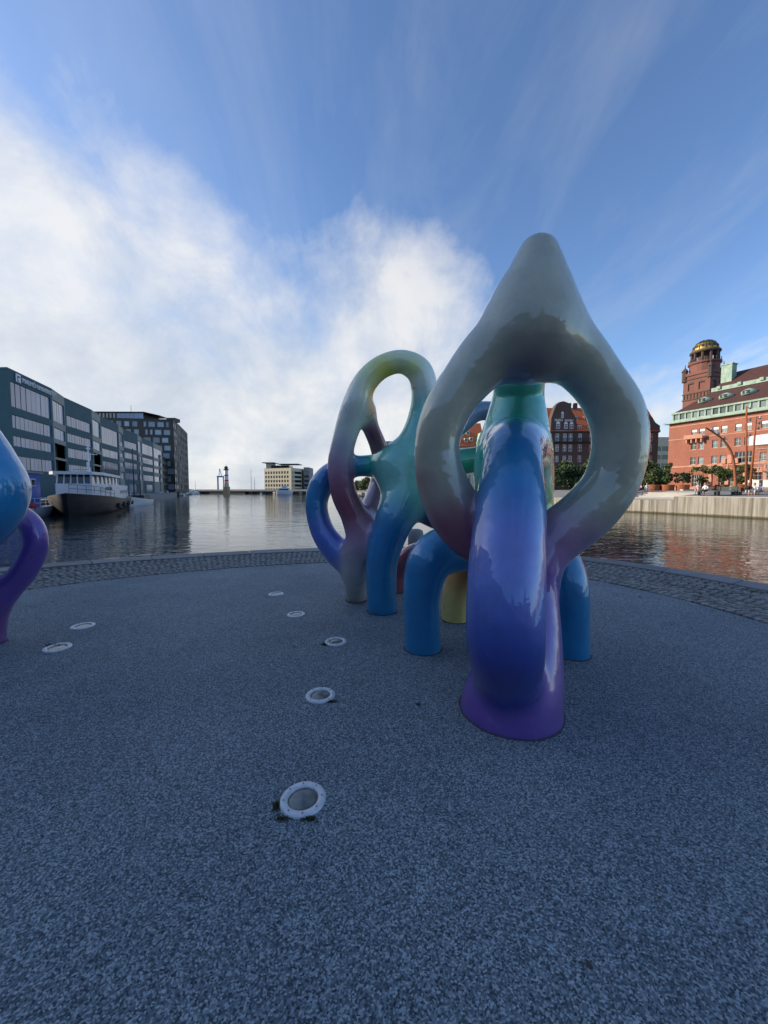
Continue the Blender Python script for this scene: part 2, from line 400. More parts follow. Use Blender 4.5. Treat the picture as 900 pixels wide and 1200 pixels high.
# moss in the joint between rubber and cobbles
mb = MB()
for i in range(2600):
    t = random.uniform(math.radians(-20), math.radians(200)); r = r_rub(t) + random.gauss(0.022, 0.012)
    if random.random() > 0.35 + 0.65 * (math.sin(t * 9) * math.sin(t * 23 + 1) > -0.2): continue
    x, y = PC[0] + r * math.cos(t), PC[1] + r * math.sin(t); s = random.uniform(.006, .014); h = random.uniform(.004, .016); a = random.uniform(0, 3.14)
    mb.add([(x - s * math.cos(a), y - s * math.sin(a), -0.01), (x + s * math.cos(a), y + s * math.sin(a), -0.01), (x + random.gauss(0, .006), y + random.gauss(0, .006), h)], [(0, 1, 2)])
tag(mb.build('joint_moss', M['moss'], pave), kind='stuff')

# ------------------------------------------------------------------ water and quays
tag(MB().box(-9000, 9000, -2000, 12000, -4.0, -1.2).build('water', M['water']), kind='structure')
U = Vector((-0.345, 0.938, 0)); Nn = Vector((-0.938, -0.345, 0))      # along the canal, towards its left bank
def bank_pt(perp, t): return Nn * perp + U * t
lq = [bank_pt(20, -160), bank_pt(20.5, 60), bank_pt(22, 150), bank_pt(34, 250), bank_pt(400, 330), bank_pt(400, -160)]
tag(MB().prism([(p.x, p.y) for p in lq][::-1], -3, 0.35).build('left_quay', M['stone_grey']), kind='structure')
# right bank: quay wall with streaks, low steps, plaza rising behind
W0, W1, W2 = on_z(1040, 615.5, -1.2), on_z(789, 602.5, -1.2), on_z(729, 599.5, -1.2)
wd = (W1 - W0).normalized(); wn = Vector((-wd.y, wd.x, 0))
if wn.x < 0: wn = -wn
def wall_strip(name, a, b, z0, z1, th, m):
    L = (b - a).length; ang = math.atan2(b.y - a.y, b.x - a.x)
    o = MB().box(0, L, -th, 0, 0, z1 - z0).build(name, m, None, loc=(a.x, a.y, z0), rz=ang); return o
b0 = W0 - wd * 60
tag(wall_strip('quay_wall', b0, W1, -1.9, 0.72, 1.0, M['quay_wall']), 'streaked pale concrete quay wall below the plaza with the benches', 'wall')
tag(wall_strip('quay_coping', b0 + Vector((-0.05, -0.03, 0)), W1, 0.724, 0.80, 1.2, M['pale_conc']), kind='structure')
W3 = Vector((W2.x, W2.y, 0)) + (U * 260)
tag(wall_strip('lower_quay_wall', W1 + wd * 0.01, Vector((W2.x, W2.y, 0)), -1.9, 0.30, 1.5, M['quay_wall']), 'lower stretch of pale quay wall below the handrail steps', 'wall')
tag(wall_strip('canal_wall', Vector((W2.x, W2.y, 0)), W3, -1.9, 0.32, 1.0, M['quay_wall']), 'long canal wall running toward the far bridge on the brick building side', 'wall')
def inl(p, d): return Vector((p.x, p.y, 0)) + Vector((0.83, 0.55, 0)) * d
pl = MB()
edge_pts = [b0 + Vector((.6, .4, 0)), inl(W1, .8)]
tag(MB().add([(*inl(b0, .9).xy, .722), (*inl(W1, .9).xy, .722), (*inl(W1, 13).xy, 1.32), (*inl(b0, 13).xy, 1.32), (*inl(W1, 13).xy, 1.32), (700, 40, 1.32), (700, -400, 1.32), (*inl(b0, 13).xy, 1.32)],
    [(0, 1, 2, 3), (3, 2, 5, 6)]).build('plaza', M['quay_top']), kind='structure')
W2f = Vector((W2.x, W2.y, 0))
tag(MB().add([(*inl(W1, 1.2).xy, .31), (*inl(W2f, 1.2).xy, .31), (*inl(W2f, 9).xy, 1.0), (*inl(W1, 9).xy, 1.0), (*inl(W2f, 14).xy, 1.32), (*inl(W1, 13).xy, 1.32)], [(0, 1, 2, 3), (3, 2, 4, 5)]).build('lower_quay', M['pale_conc']), kind='structure')
tag(MB().add([(*inl(W2f, .6).xy, .318), (*inl(W3, .6).xy, .318), (*inl(W3, 14).xy, 1.316), (*inl(W2f, 14).xy, 1.316), (700, 700, 1.316), (700, 40, 1.316), (*inl(W1, 13).xy, 1.316)],
    [(0, 1, 2, 3), (3, 2, 4, 5, 6)]).build('street', M['quay_top']), kind='structure')

# ------------------------------------------------------------------ organic bodies: blended distance field -> mesh
def catmull(pts, n=8):
    P = [np.array(p, float) for p in pts]; P = [2 * P[0] - P[1]] + P + [2 * P[-1] - P[-2]]; out = []
    for i in range(1, len(P) - 2):
        for k in range(n):
            t = k / n; a, b, c, d = P[i - 1:i + 3]
            out.append(0.5 * (2 * b + (c - a) * t + (2 * a - 5 * b + 4 * c - d) * t * t + (3 * b - a - 3 * c + d) * t ** 3))
    out.append(P[-2]); return np.array(out)
def organic(name, limbs, kk=0.16, vox=0.02, cut=None, sprays=(), smooth=6, n=8, sharp=4):
    """limbs: lists of (x,y,z,r,red,green,blue); returns a mesh with colour attribute 'paint'."""
    S = [catmull(l, n) for l in limbs]; allp = np.vstack(S)
    m = 0.06
    lo = (allp[:, :3] - allp[:, 3:4]).min(0) - m; hi = (allp[:, :3] + allp[:, 3:4]).max(0) + m
    if cut is not None: lo[2] = max(lo[2], cut - 0.05)
    dim = np.ceil((hi - lo) / vox).astype(int) + 1
    ax = [lo[i] + np.arange(dim[i]) * vox for i in range(3)]
    Fd = np.full(dim, 1.0, np.float32); mg = 0.26
    for li, s in enumerate(S):
        k = kk[li] if isinstance(kk, (list, tuple)) else kk
        L = np.full(dim, 1.0, np.float32)
        for a, b in zip(s[:-1], s[1:]):
            rm = max(a[3], b[3]) + mg
            i0 = np.clip(((np.minimum(a[:3], b[:3]) - rm - lo) / vox).astype(int), 0, dim - 1); i1 = np.clip(((np.maximum(a[:3], b[:3]) + rm - lo) / vox).astype(int) + 2, 1, dim)
            if np.any(i1 <= i0): continue
            sl = tuple(slice(i0[i], i1[i]) for i in range(3))
            X = ax[0][sl[0]][:, None, None]; Y = ax[1][sl[1]][None, :, None]; Z = ax[2][sl[2]][None, None, :]
            ab = b[:3] - a[:3]; q = max(ab @ ab, 1e-9)
            t = np.clip(((X - a[0]) * ab[0] + (Y - a[1]) * ab[1] + (Z - a[2]) * ab[2]) / q, 0, 1)
            d = np.sqrt((X - a[0] - t * ab[0]) ** 2 + (Y - a[1] - t * ab[1]) ** 2 + (Z - a[2] - t * ab[2]) ** 2) - (a[3] + t * (b[3] - a[3]))
            L[sl] = np.minimum(L[sl], d)
        h = np.maximum(k - np.abs(Fd - L), 0) / k
        Fd = np.minimum(Fd, L) - h * h * k * 0.25
    if cut is not None: Fd = np.maximum(Fd, (cut - ax[2])[None, None, :])
    ins = Fd < 0
    cnt = sum(ins[i:dim[0] - 1 + i, j:dim[1] - 1 + j, l:dim[2] - 1 + l].astype(np.int8) for i in (0, 1) for j in (0, 1) for l in (0, 1))
    act = np.argwhere((cnt > 0) & (cnt < 8)); idx = np.full(np.array(dim) - 1, -1, np.int64); idx[tuple(act.T)] = np.arange(len(act))
    acc = np.zeros((len(act), 3)); nn = np.zeros(len(act))
    C = [(i, j, l) for i in (0, 1) for j in (0, 1) for l in (0, 1)]
    for c in C:
        for axi in range(3):
            if c[axi]: continue
            e = list(c); e[axi] = 1
            f0 = Fd[tuple((act + c).T)]; f1 = Fd[tuple((act + e).T)]; cr = (f0 < 0) != (f1 < 0)
            t = np.where(cr, f0 / np.where(cr, f0 - f1, 1), 0)
            pt = np.tile(np.array(c, float), (len(act), 1)); pt[:, axi] += t
            acc[cr] += pt[cr]; nn[cr] += 1
    V = lo + (act + acc / nn[:, None]) * vox
    faces = []
    for axi in range(3):
        a1, a2 = [(1, 2), (2, 0), (0, 1)][axi]
        s0 = [slice(None)] * 3; s1 = [slice(None)] * 3; s0[axi] = slice(0, -1); s1[axi] = slice(1, None)
        g = np.argwhere(ins[tuple(s0)] != ins[tuple(s1)])
        g = g[(g[:, a1] > 0) & (g[:, a2] > 0) & (g[:, a1] < dim[a1] - 1) & (g[:, a2] < dim[a2] - 1)]
        q = []
        for o1, o2 in ((-1, -1), (0, -1), (0, 0), (-1, 0)):
            h = g.copy(); h[:, a1] += o1; h[:, a2] += o2; q.append(idx[tuple(h.T)])
        q = np.stack(q, 1); flip = ~ins[tuple(g.T)]
        q[flip] = q[flip][:, ::-1]; faces.append(q)
    faces = np.vstack(faces); faces = faces[(faces >= 0).all(1)]
    E = np.vstack([faces[:, [0, 1]], faces[:, [1, 2]], faces[:, [2, 3]], faces[:, [3, 0]]]); deg = np.bincount(E[:, 0], minlength=len(V)) + np.bincount(E[:, 1], minlength=len(V))
    for it in range(smooth):
        for lam in (0.55, -0.56):
            A = np.stack([np.bincount(E[:, 0], V[E[:, 1], x], len(V)) + np.bincount(E[:, 1], V[E[:, 0], x], len(V)) for x in range(3)], 1) / np.maximum(deg, 1)[:, None]
            V = V + lam * (A - V)
    colr = np.zeros((len(V), 3))
    for c0 in range(0, len(V), 8000):
        v = V[c0:c0 + 8000]; d = np.sqrt(((v[:, None, :] - allp[None, :, :3]) ** 2).sum(2)) - allp[None, :, 3]
        wgt = 1 / (np.maximum(d, 0) + 0.035) ** sharp
        colr[c0:c0 + 8000] = (wgt @ allp[:, 4:7]) / wgt.sum(1)[:, None]
    for (p, rad, c, st) in sprays:
        f = st * np.exp(-((V - np.array(p)) ** 2).sum(1) / rad ** 2)
        colr += (np.array(c) - colr) * f[:, None]
    me = bpy.data.meshes.new(name); me.from_pydata(V.tolist(), [], faces.tolist())
    at_ = me.color_attributes.new('paint', 'FLOAT_COLOR', 'POINT')
    at_.data.foreach_set('color', np.c_[np.clip(colr, 0, 1), np.ones(len(V))].ravel())
    me.polygons.foreach_set('use_smooth', [True] * len(me.polygons)); me.update()
    return me

def lacquer():
    m = bpy.data.materials.new('airbrushed pearl lacquer'); m.use_nodes = True; t = NT(m.node_tree); b = t.n['Principled BSDF']
    a = t.new('ShaderNodeAttribute', attribute_name='paint'); vec = t.new('ShaderNodeTexCoord').outputs['Object']
    spk = t.ramp(t.noise(vec, 4.0, 8, 0.7), [(0.3, (0.86,) * 3), (0.7, (1.12,) * 3)])
    c = t.mix(1.0, t.mix(1.0, a.outputs[0], (1.30, 1.12, 0.90), 'MULTIPLY'), spk, 'MULTIPLY'); c.node.clamp_result = True
    # hairline cracks and scuffs in the lacquer
    mpn = t.new('ShaderNodeMapping'); t.link(vec, mpn.inputs[0]); mpn.inputs['Scale'].default_value = (2.2, 2.2, 1.1)
    wv = t.new('ShaderNodeTexVoronoi', feature='DISTANCE_TO_EDGE'); wv.inputs['Scale'].default_value = 1.2
    nn = t.new('ShaderNodeTexNoise'); nn.inputs['Scale'].default_value = 3.0; nn.inputs['Detail'].default_value = 6; t.link(mpn.outputs[0], nn.inputs['Vector'])
    ad = t.new('ShaderNodeVectorMath', operation='ADD'); t.link(mpn.outputs[0], ad.inputs[0]); sn = t.new('ShaderNodeVectorMath', operation='SCALE'); t.link(nn.outputs[1], sn.inputs[0]); sn.inputs['Scale'].default_value = 0.22; t.link(sn.outputs[0], ad.inputs[1]); t.link(ad.outputs[0], wv.inputs['Vector'])
    line = t.math('LESS_THAN', wv.outputs['Distance'], 0.0045)
    some = t.math('GREATER_THAN', t.noise(vec, 2.1, 3, 0.5), 0.62)
    crack = t.math('MULTIPLY', line, some)
    c = t.mix(t.math('MULTIPLY', crack, 0.7), c, (0.02, 0.02, 0.03))
    t.link(c, b.inputs['Base Color'])
    b.inputs['Metallic'].default_value = 0.15; b.inputs['Roughness'].default_value = 0.42
    b.inputs['Coat Weight'].default_value = 1.0; b.inputs['Coat Roughness'].default_value = 0.012; b.inputs['Coat IOR'].default_value = 1.65
    bn = t.new('ShaderNodeBump'); bn.inputs['Strength'].default_value = 0.20; bn.inputs['Distance'].default_value = 0.05
    t.link(t.math('ADD', t.noise(vec, 5.0, 2, 0.5), t.math('MULTIPLY', t.noise(vec, 14.0, 2, 0.5), 0.15)), bn.inputs['Height'])
    t.link(bn.outputs[0], b.inputs['Normal']); t.link(bn.outputs[0], b.inputs['Coat Normal'])
    return m
M['lacquer'] = lacquer()

def L(Ydef, *pts):
    """limb points (px, py, radius px, colour, depth) -> metres, radius and colour"""
    out = []
    for p in pts:
        x, y, r, c = p[:4]; Y = p[4] if len(p) > 4 else Ydef
        q = at(x, y, Y); k = math.sqrt(1 + ((x - 450) / 451) ** 2 * 0.6)
        out.append((q.x, q.y, q.z, r * Y / 451 / k ** 0.5, *c))
    return out
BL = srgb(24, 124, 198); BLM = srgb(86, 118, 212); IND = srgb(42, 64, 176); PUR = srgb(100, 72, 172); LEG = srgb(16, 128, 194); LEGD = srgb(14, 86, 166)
GREY = srgb(186, 190, 174); GREYD = srgb(172, 178, 164); PLUM = srgb(146, 84, 108); LIL = srgb(176, 144, 178)
TEAL = srgb(18, 178, 162); TEALP = srgb(122, 204, 198); GRN = srgb(14, 142, 98); OLV = srgb(222, 206, 130); ORG = srgb(222, 145, 72)
YEL = srgb(245, 235, 70); WHT = srgb(255, 252, 232); PALE = srgb(212, 222, 220); STEEL = srgb(105, 138, 170)
RY = 2.98
A = [
 # ring with its pointed head
 L(RY, (630, 302, 24, GREY), (627, 335, 37, GREY), (622, 368, 50, GREY), (618, 396, 48, GREYD)),
 L(RY, (622, 392, 46, GREY), (578, 414, 36, GREY), (546, 447, 29, GREY), (522, 485, 27, GREY), (512, 525, 26, GREYD), (520, 572, 30, GREYD), (546, 616, 33, PLUM), (592, 650, 30, PLUM), (622, 664, 27, LIL, 2.95)),
 L(RY, (622, 392, 46, GREY), (664, 410, 36, GREY), (699, 446, 30, GREY), (721, 483, 31, GREY), (726, 524, 31, GREY), (714, 568, 31, GREYD), (686, 602, 32, GREYD), (652, 630, 31, LIL), (630, 660, 27, PUR, 2.95), (624, 700, 30, PUR, 2.88), (619, 745, 38, PUR, 2.76), (607, 795, 52, PUR, 2.62), (598, 832, 60, PUR, 2.56), (597, 872, 62, PUR, 2.53)),
 # the blue tongue coming down onto the foot
 L(2.5, (604, 528, 40, TEAL, 3.7), (602, 527, 35, BL, 3.3), (600, 545, 35, BL, 2.98), (598, 592, 40, BL, 2.68), (594, 650, 44, BLM, 2.48), (592, 705, 46, BLM, 2.36), (592, 752, 46, IND, 2.32), (594, 785, 42, IND, 2.40), (597, 812, 36, PUR, 2.52)),
 # trunk behind
 L(3.9, (624, 385, 34, TEALP, 3.35), (611, 425, 30, TEALP, 3.7), (607, 465, 29, TEAL), (604, 505, 37, TEALP), (601, 545, 45, TEALP, 3.92), (602, 590, 44, GRN, 3.95), (600, 640, 42, LEGD, 3.98)),
 # legs
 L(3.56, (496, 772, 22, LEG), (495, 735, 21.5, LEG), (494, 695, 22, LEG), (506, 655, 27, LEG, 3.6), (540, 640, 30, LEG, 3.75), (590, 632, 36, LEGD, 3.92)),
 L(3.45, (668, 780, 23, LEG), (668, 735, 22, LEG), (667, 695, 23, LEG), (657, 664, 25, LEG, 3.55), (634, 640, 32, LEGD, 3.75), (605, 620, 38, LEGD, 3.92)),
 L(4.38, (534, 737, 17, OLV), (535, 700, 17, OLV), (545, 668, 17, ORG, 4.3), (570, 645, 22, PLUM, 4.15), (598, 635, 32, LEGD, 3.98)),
]
sprA = [(at(622, 428, 2.8), 0.24, srgb(120, 96, 108), 0.8), (at(690, 645, 2.88), 0.28, srgb(130, 96, 150), 0.75), (at(520, 625, 2.85), 0.22, srgb(145, 70, 105), 0.8),
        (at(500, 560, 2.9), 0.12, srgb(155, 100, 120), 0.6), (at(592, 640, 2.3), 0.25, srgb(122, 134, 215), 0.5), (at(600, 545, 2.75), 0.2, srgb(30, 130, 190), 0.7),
        (at(642, 545, 3.7), 0.14, srgb(20, 112, 76), 0.85), (at(606, 480, 3.6), 0.15, srgb(16, 158, 140), 0.8), (at(548, 800, 2.3), 0.15, srgb(132, 106, 180), 0.5),
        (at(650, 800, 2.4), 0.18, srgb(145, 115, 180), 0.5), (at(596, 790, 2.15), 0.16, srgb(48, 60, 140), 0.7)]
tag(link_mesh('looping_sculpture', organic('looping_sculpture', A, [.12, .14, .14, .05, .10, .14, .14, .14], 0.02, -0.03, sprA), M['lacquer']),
    'tall glossy sculpture with grey teardrop ring and blue tongue on purple foot', 'sculpture', 'looping lacquered sculptures')

DB = srgb(20, 62, 120)
B = [
 L(5.0, (466, 550, 25, TEALP), (486, 515, 18, TEALP), (495, 482, 15, TEALP), (497, 455, 15, PALE), (490, 434, 15, WHT), (470, 424, 13, srgb(255, 248, 185)), (446, 431, 13, srgb(252, 240, 150)), (427, 450, 14, srgb(240, 236, 200)),
   (416, 478, 16, PALE), (405, 510, 14, PALE), (398, 545, 14, LIL), (403, 578, 15, PLUM), (415, 604, 16, PLUM), (424, 628, 19, LIL), (418, 652, 17, srgb(160, 158, 175)), (416, 680, 13, srgb(172, 176, 180)), (418, 705, 12, srgb(172, 176, 180), 5.2)),
 L(5.15, (428, 482, 13, PALE), (434, 500, 10, PLUM, 5.2), (443, 522, 10, PLUM, 5.35), (448, 545, 11, PLUM, 5.5), (445, 568, 12, LIL, 5.55), (438, 592, 14, LIL, 5.4), (426, 616, 16, PLUM, 5.1)),
 L(5.15, (466, 548, 24, TEALP, 5.0), (440, 546, 14, TEAL), (414, 547, 12, LEG), (390, 554, 13, LEGD, 5.3), (376, 570, 14, LEG, 5.3), (371, 594, 13, LEG, 5.25), (378, 622, 14, BLM, 5.2), (394, 645, 16, BLM, 5.15), (412, 664, 15, srgb(150, 150, 185), 5.1)),
 L(4.75, (470, 548, 26, TEALP, 5.0), (474, 580, 28, TEALP, 4.9), (460, 615, 22, LEG), (448, 655, 19, LEG, 4.7), (447, 695, 18, LEG, 4.68), (449, 728, 17, LEG, 4.68)),
 L(5.0, (478, 570, 26, TEAL), (505, 592, 24, DB), (535, 610, 22, DB, 5.2), (556, 645, 19, PLUM, 5.4), (560, 680, 16, PLUM, 5.5), (560, 705, 15, PLUM, 5.5)),
 L(5.6, (463, 690, 11, PLUM), (466, 670, 12, PLUM), (480, 653, 13, PLUM, 5.55), (505, 645, 13, PLUM, 5.5), (540, 645, 14, PLUM, 5.4)),
 L(5.2, (482, 550, 22, TEAL, 5.0), (515, 545, 17, TEAL, 5.1), (548, 540, 15, GRN), (590, 530, 14, GRN, 5.3), (606, 505, 12, STEEL, 5.4), (590, 486, 11, STEEL, 5.4), (562, 482, 11, STEEL, 5.35), (542, 496, 11, STEEL, 5.3), (518, 520, 12, TEAL, 5.2), (495, 545, 18, TEAL, 5.0)),
]
sprB = [(at(458, 441, 4.95), 0.15, srgb(235, 205, 5), 1.0), (at(437, 460, 5.0), 0.13, srgb(230, 200, 10), 0.95), (at(437, 480, 5.0), 0.10, srgb(215, 165, 120), 0.7),
        (at(470, 412, 4.9), 0.18, srgb(250, 246, 225), 0.85), (at(400, 520, 4.85), 0.15, srgb(170, 178, 215), 0.5), (at(484, 430, 4.85), 0.12, srgb(255, 246, 150), 0.7),
        (at(372, 560, 5.2), 0.2, srgb(30, 100, 180), 0.5), (at(470, 560, 4.8), 0.2, srgb(150, 200, 200), 0.5)]
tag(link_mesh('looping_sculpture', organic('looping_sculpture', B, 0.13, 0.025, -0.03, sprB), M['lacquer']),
    'smaller glossy sculpture with yellow and white topped loop and blue legs', 'sculpture', 'looping lacquered sculptures')

C_ = [
 L(3.15, (-62, 440, 16, BL), (-48, 488, 28, BL), (-28, 545, 43, LEG), (-17, 580, 45, LEG), (-40, 622, 40, LEGD), (-85, 655, 40, LEGD), (-112, 710, 34, IND), (-118, 790, 34, PUR)),
 L(3.75, (-60, 600, 20, LEGD, 3.45), (-8, 596, 14, LIL, 3.7), (20, 602, 13, LIL), (38, 618, 13, PUR), (41, 642, 13.5, PUR), (27, 671, 15, PUR), (4, 695, 17, PUR, 3.72), (-10, 725, 17, srgb(110, 80, 150), 3.7), (-13, 768, 17, srgb(110, 80, 150), 3.66)),
 L(3.72, (5, 692, 15, PUR), (-40, 690, 17, IND, 3.6), (-95, 690, 30, LEGD, 3.3)),
 L(3.55, (-62, 440, 16, BL, 3.15), (-130, 400, 22, TEAL, 3.3), (-190, 450, 24, TEAL), (-210, 540, 26, GRN), (-200, 640, 26, LEG), (-215, 740, 27, LEG)),
 L(3.4, (-200, 620, 30, LEG), (-140, 650, 32, LEGD), (-90, 670, 36, LEGD)),
]
sprC = [(at(-5, 540, 3.2), 0.3, srgb(40, 135, 205), 0.6), (at(45, 600, 3.6), 0.14, srgb(125, 88, 150), 0.6), (at(30, 690, 3.5), 0.14, srgb(90, 50, 125), 0.6), (at(5, 660, 3.5), 0.12, srgb(72, 78, 190), 0.7)]
tag(link_mesh('looping_sculpture', organic('looping_sculpture', C_, 0.05, 0.025, -0.03, sprC), M['lacquer']),
    'blue bulging sculpture with curling purple limb opposite the houseboat', 'sculpture', 'looping lacquered sculptures')

# dark sealant joint where each foot enters the rubber
M['sealant'] = mat('dark sealant', (0.055, 0.06, 0.068), 0.8, 0.4, 20, 0.5, 60)
sculpts = [o for o in bpy.data.objects if o.name.startswith('looping_sculpture')]
for o in sculpts:
    zs = [v.co for v in o.data.vertices if abs(v.co.z - 0.012) < 0.02]
    rest = [Vector((c.x, c.y)) for c in zs]
    while rest:
        grp = [rest.pop()]; k = 0
        while k < len(grp):
            near = [q for q in rest if (q - grp[k]).length < 0.09]
            for q in near: rest.remove(q)
            grp += near; k += 1
        c = sum(grp, Vector((0, 0))) / len(grp); m = MB(); vs = []
        nb = 40; rr = [0.0] * nb
        for q in grp:
            a = int((math.atan2(q.y - c.y, q.x - c.x) / (2 * math.pi) % 1) * nb) % nb; rr[a] = max(rr[a], (q - c).length)
        mean = max(rr); rr = [v if v > 0 else mean for v in rr]
        for rad, z in ((-0.02, 0.003), (0.002, 0.006), (0.011, 0.001)):
            for k in range(nb):
                v = (rr[k - 1] + rr[k] + rr[(k + 1) % nb]) / 3 + rad + (random.uniform(-.004, .006) if rad > .01 else 0); t = 2 * math.pi * (k + .5) / nb; vs.append((c.x + v * math.cos(t), c.y + v * math.sin(t), z))
        m.add(vs, [(i * nb + k, i * nb + (k + 1) % nb, (i + 1) * nb + (k + 1) % nb, (i + 1) * nb + k) for i in (0, 1) for k in range(nb)])
        m.build('sealant_joint', M['sealant'], o)

# ------------------------------------------------------------------ recessed ground lights
M['light_ring'] = mat('brushed steel ring', (0.68, 0.69, 0.70), 0.45, 0.12, 25, metallic=0.15, dirt=((0.38, 0.38, 0.37), .4, (40, 40, 40)))
M['lens'] = mat('frosted lens', (0.13, 0.135, 0.12), 0.18, 0.45, 14, spec=0.6, dirt=((0.30, 0.29, 0.25), .5, (9, 9, 9)))
M['screw'] = mat('dark screw', (0.22, 0.22, 0.23), 0.5)
ring_me = MB().lathe([(0.072, -0.02), (0.072, 0.006), (0.076, 0.012), (0.104, 0.012), (0.110, 0.006), (0.110, -0.02)], 48).mesh('ring', True); ring_me.materials.append(M['light_ring'])
# open annulus: drop the caps
bm_ = bmesh.new(); bm_.from_mesh(ring_me); bmesh.ops.delete(bm_, geom=[f for f in bm_.faces if len(f.verts) > 6], context='FACES_ONLY'); bm_.to_mesh(ring_me); bm_.free()
lens_me = MB().lathe([(0.0725, -0.02), (0.0725, 0.002), (0.055, 0.0055), (0.03, 0.007), (0.004, 0.0075)], 40).mesh('lens', True); lens_me.materials.append(M['lens'])
screw_me = MB().lathe([(0.0042, 0.0), (0.0042, 0.003), (0.002, 0.0035)], 10).mesh('screw'); screw_me.materials.append(M['screw'])
LB = ['round recessed ground light with moss on its rim, far out before the sculptures',
      'round recessed ground light beside the purple foot, second of the curving row',
      'round recessed ground light level with the blue legs, third of the curving row',
      'round recessed ground light fourth along the curving row toward the water',
      'round recessed ground light at the water end of the curving row',
      'round recessed ground light of the pair by the left sculpture, nearer the cobbles',
      'round recessed ground light of the pair by the left sculpture, nearer its purple limb']
LP = [on_z(a, b) for a, b in [(355, 937.5), (375.5, 815.5), (393.5, 752.5), (347, 720.5), (323.5, 696.5), (97, 734), (67, 759.5)]]
LSC = [1.0, 0.97, 0.97, 0.97, 0.97, 1.02, 1.02]
for p, lb, s in zip(LP, LB, LSC):
    t = thing('ground_light', lb, 'ground light', (p.x, p.y, 0.0), random.uniform(0, 6), 'recessed ground lights')
    t.scale = (s, s, 1)
    link_mesh('ring', ring_me, None, t); link_mesh('lens', lens_me, None, t)
    for k in range(8):
        a = k * math.pi / 4 + 0.2; link_mesh('screw', screw_me, None, t, (0.091 * math.cos(a), 0.091 * math.sin(a), 0.0115))
mb = MB()
def tuft(c, n, sx, sy, h):
    for i in range(n):
        x, y = c[0] + random.gauss(0, sx), c[1] + random.gauss(0, sy); s = random.uniform(.003, .009); a = random.uniform(0, 6.3)
        mb.add([(x - s * math.cos(a), y - s * math.sin(a), -.002), (x + s * math.cos(a), y + s * math.sin(a), -.002), (x + random.gauss(0, .008), y + random.gauss(0, .008), random.uniform(.3, 1) * h)], [(0, 1, 2)])
p = LP[0]; tuft((p.x - .116, p.y - .035), 170, .007, .016, .014); tuft((p.x - .06, p.y - .108), 70, .02, .005, .012); tuft((p.x + .05, p.y - .108), 90, .02, .007, .014)
p = LP[1]; tuft((p.x + .09, p.y - .08), 90, .018, .008, .014); p = LP[2]; tuft((p.x - .095, p.y - .06), 120, .016, .014, .018)
p = LP[6]; tuft((p.x - .09, p.y + .06), 160, .03, .012, .02)
tag(mb.build('moss', M['moss']), 'small dark moss tufts growing against the ground light rings', 'moss', kind='stuff')
mb = MB()
for i in range(26):
    a = i * 0.24; pass
# a few dry leaves and bits on the rubber
bits = [(on_z(690, 1132), .010, 'tiny brown dry leaf alone on the open rubber far from the sculptures'), (on_z(345, 758), .012, 'tiny dark speck of leaf beside the row of ground lights'), (on_z(490, 826), .02, 'dark dry leaf between the ground lights and the purple foot'), (on_z(750, 700), .02, 'dry leaf on the rubber close to the cobbles by the right blue leg'), (on_z(62, 706), .02, 'dry leaf on the rubber beside the left sculpture and cobbles')]
for q, s, lb in bits:
    o = MB().add([(-s, -s * .5, .003), (s * .2, -s * .8, .006), (s, 0, .012), (s * .3, s * .7, .006), (-s * .8, s * .5, .003)], [(0, 1, 2, 3, 4)])
    o.add([(-s, -s * .5, .0), (s * .2, -s * .8, .002), (s, 0, .008), (s * .3, s * .7, .002), (-s * .8, s * .5, .0)], [(4, 3, 2, 1, 0)])
    tag(o.build('dry_leaf', M['wood_dark'], None, loc=(q.x, q.y, 0.002), rz=random.uniform(0, 6)), lb, 'leaf', 'dry leaves on the rubber')
# granite bollards on the rim
for x, D, wd_, h, lb in ((487.5, 9.0, .38, .57, 'round topped pale granite bollard seen under the smaller sculpture'), (664, 8.3, .46, .37, 'low square grey bollard behind the blue leg at the water edge')):
    q = at(x, 600, D); r = wd_ / 2
    tag(MB().lathe([(r * .98, 0), (r, .02), (r * .97, h * .75), (r * .85, h * .93), (r * .5, h), (r * .05, h * 1.01)], 20).build('bollard', M['stone_grey'], None, True, loc=(q.x, q.y, 0.0)), lb, 'bollard')

# ------------------------------------------------------------------ building helpers
def wall_mesh(name, Lx, H, holes, depth=0.3, z0=0.0, top=None):
    """Wall in the local x-z plane facing -y, with rectangular openings and their reveals. top(x): gable outline height."""
    xs = sorted({0.0, Lx, *[round(h[0], 3) for h in holes], *[round(h[1], 3) for h in holes]}); zs = sorted({z0, H, *[round(h[2], 3) for h in holes], *[round(h[3], 3) for h in holes]})
    m = MB()
    def inside(x, z): return any(h[0] < x < h[1] and h[2] < z < h[3] for h in holes)
    for z_a, z_b in zip(zs[:-1], zs[1:]):
        run = None
        for i, (a, b) in enumerate(zip(xs[:-1], xs[1:])):
            solid = not inside((a + b) / 2, (z_a + z_b) / 2)
            if solid and run is None: run = a
            if run is not None and (not solid or i == len(xs) - 2):
                e = b if solid else a
                m.add([(run, 0, z_a), (e, 0, z_a), (e, 0, z_b), (run, 0, z_b)], [(0, 1, 2, 3)]); run = None
    for a, b, c, d in holes:
        m.add([(a, 0, c), (b, 0, c), (b, 0, d), (a, 0, d), (a, depth, c), (b, depth, c), (b, depth, d), (a, depth, d)], [(0, 4, 5, 1), (1, 5, 6, 2), (2, 6, 7, 3), (3, 7, 4, 0)])
    return m
def facade(parent, a, b, z0, H, holes, m, name='wall', depth=0.3):
    """A straight stretch of wall from a to b (its outside on the right when walking a->b)."""
    a = Vector(a); b = Vector(b); Lx = (b - a).length
    o = wall_mesh(name, Lx, H - z0, holes, depth).build(name, m, parent, loc=(a.x, a.y, z0), rz=math.atan2(b.y - a.y, b.x - a.x))
    return o, Lx
_wf = {}
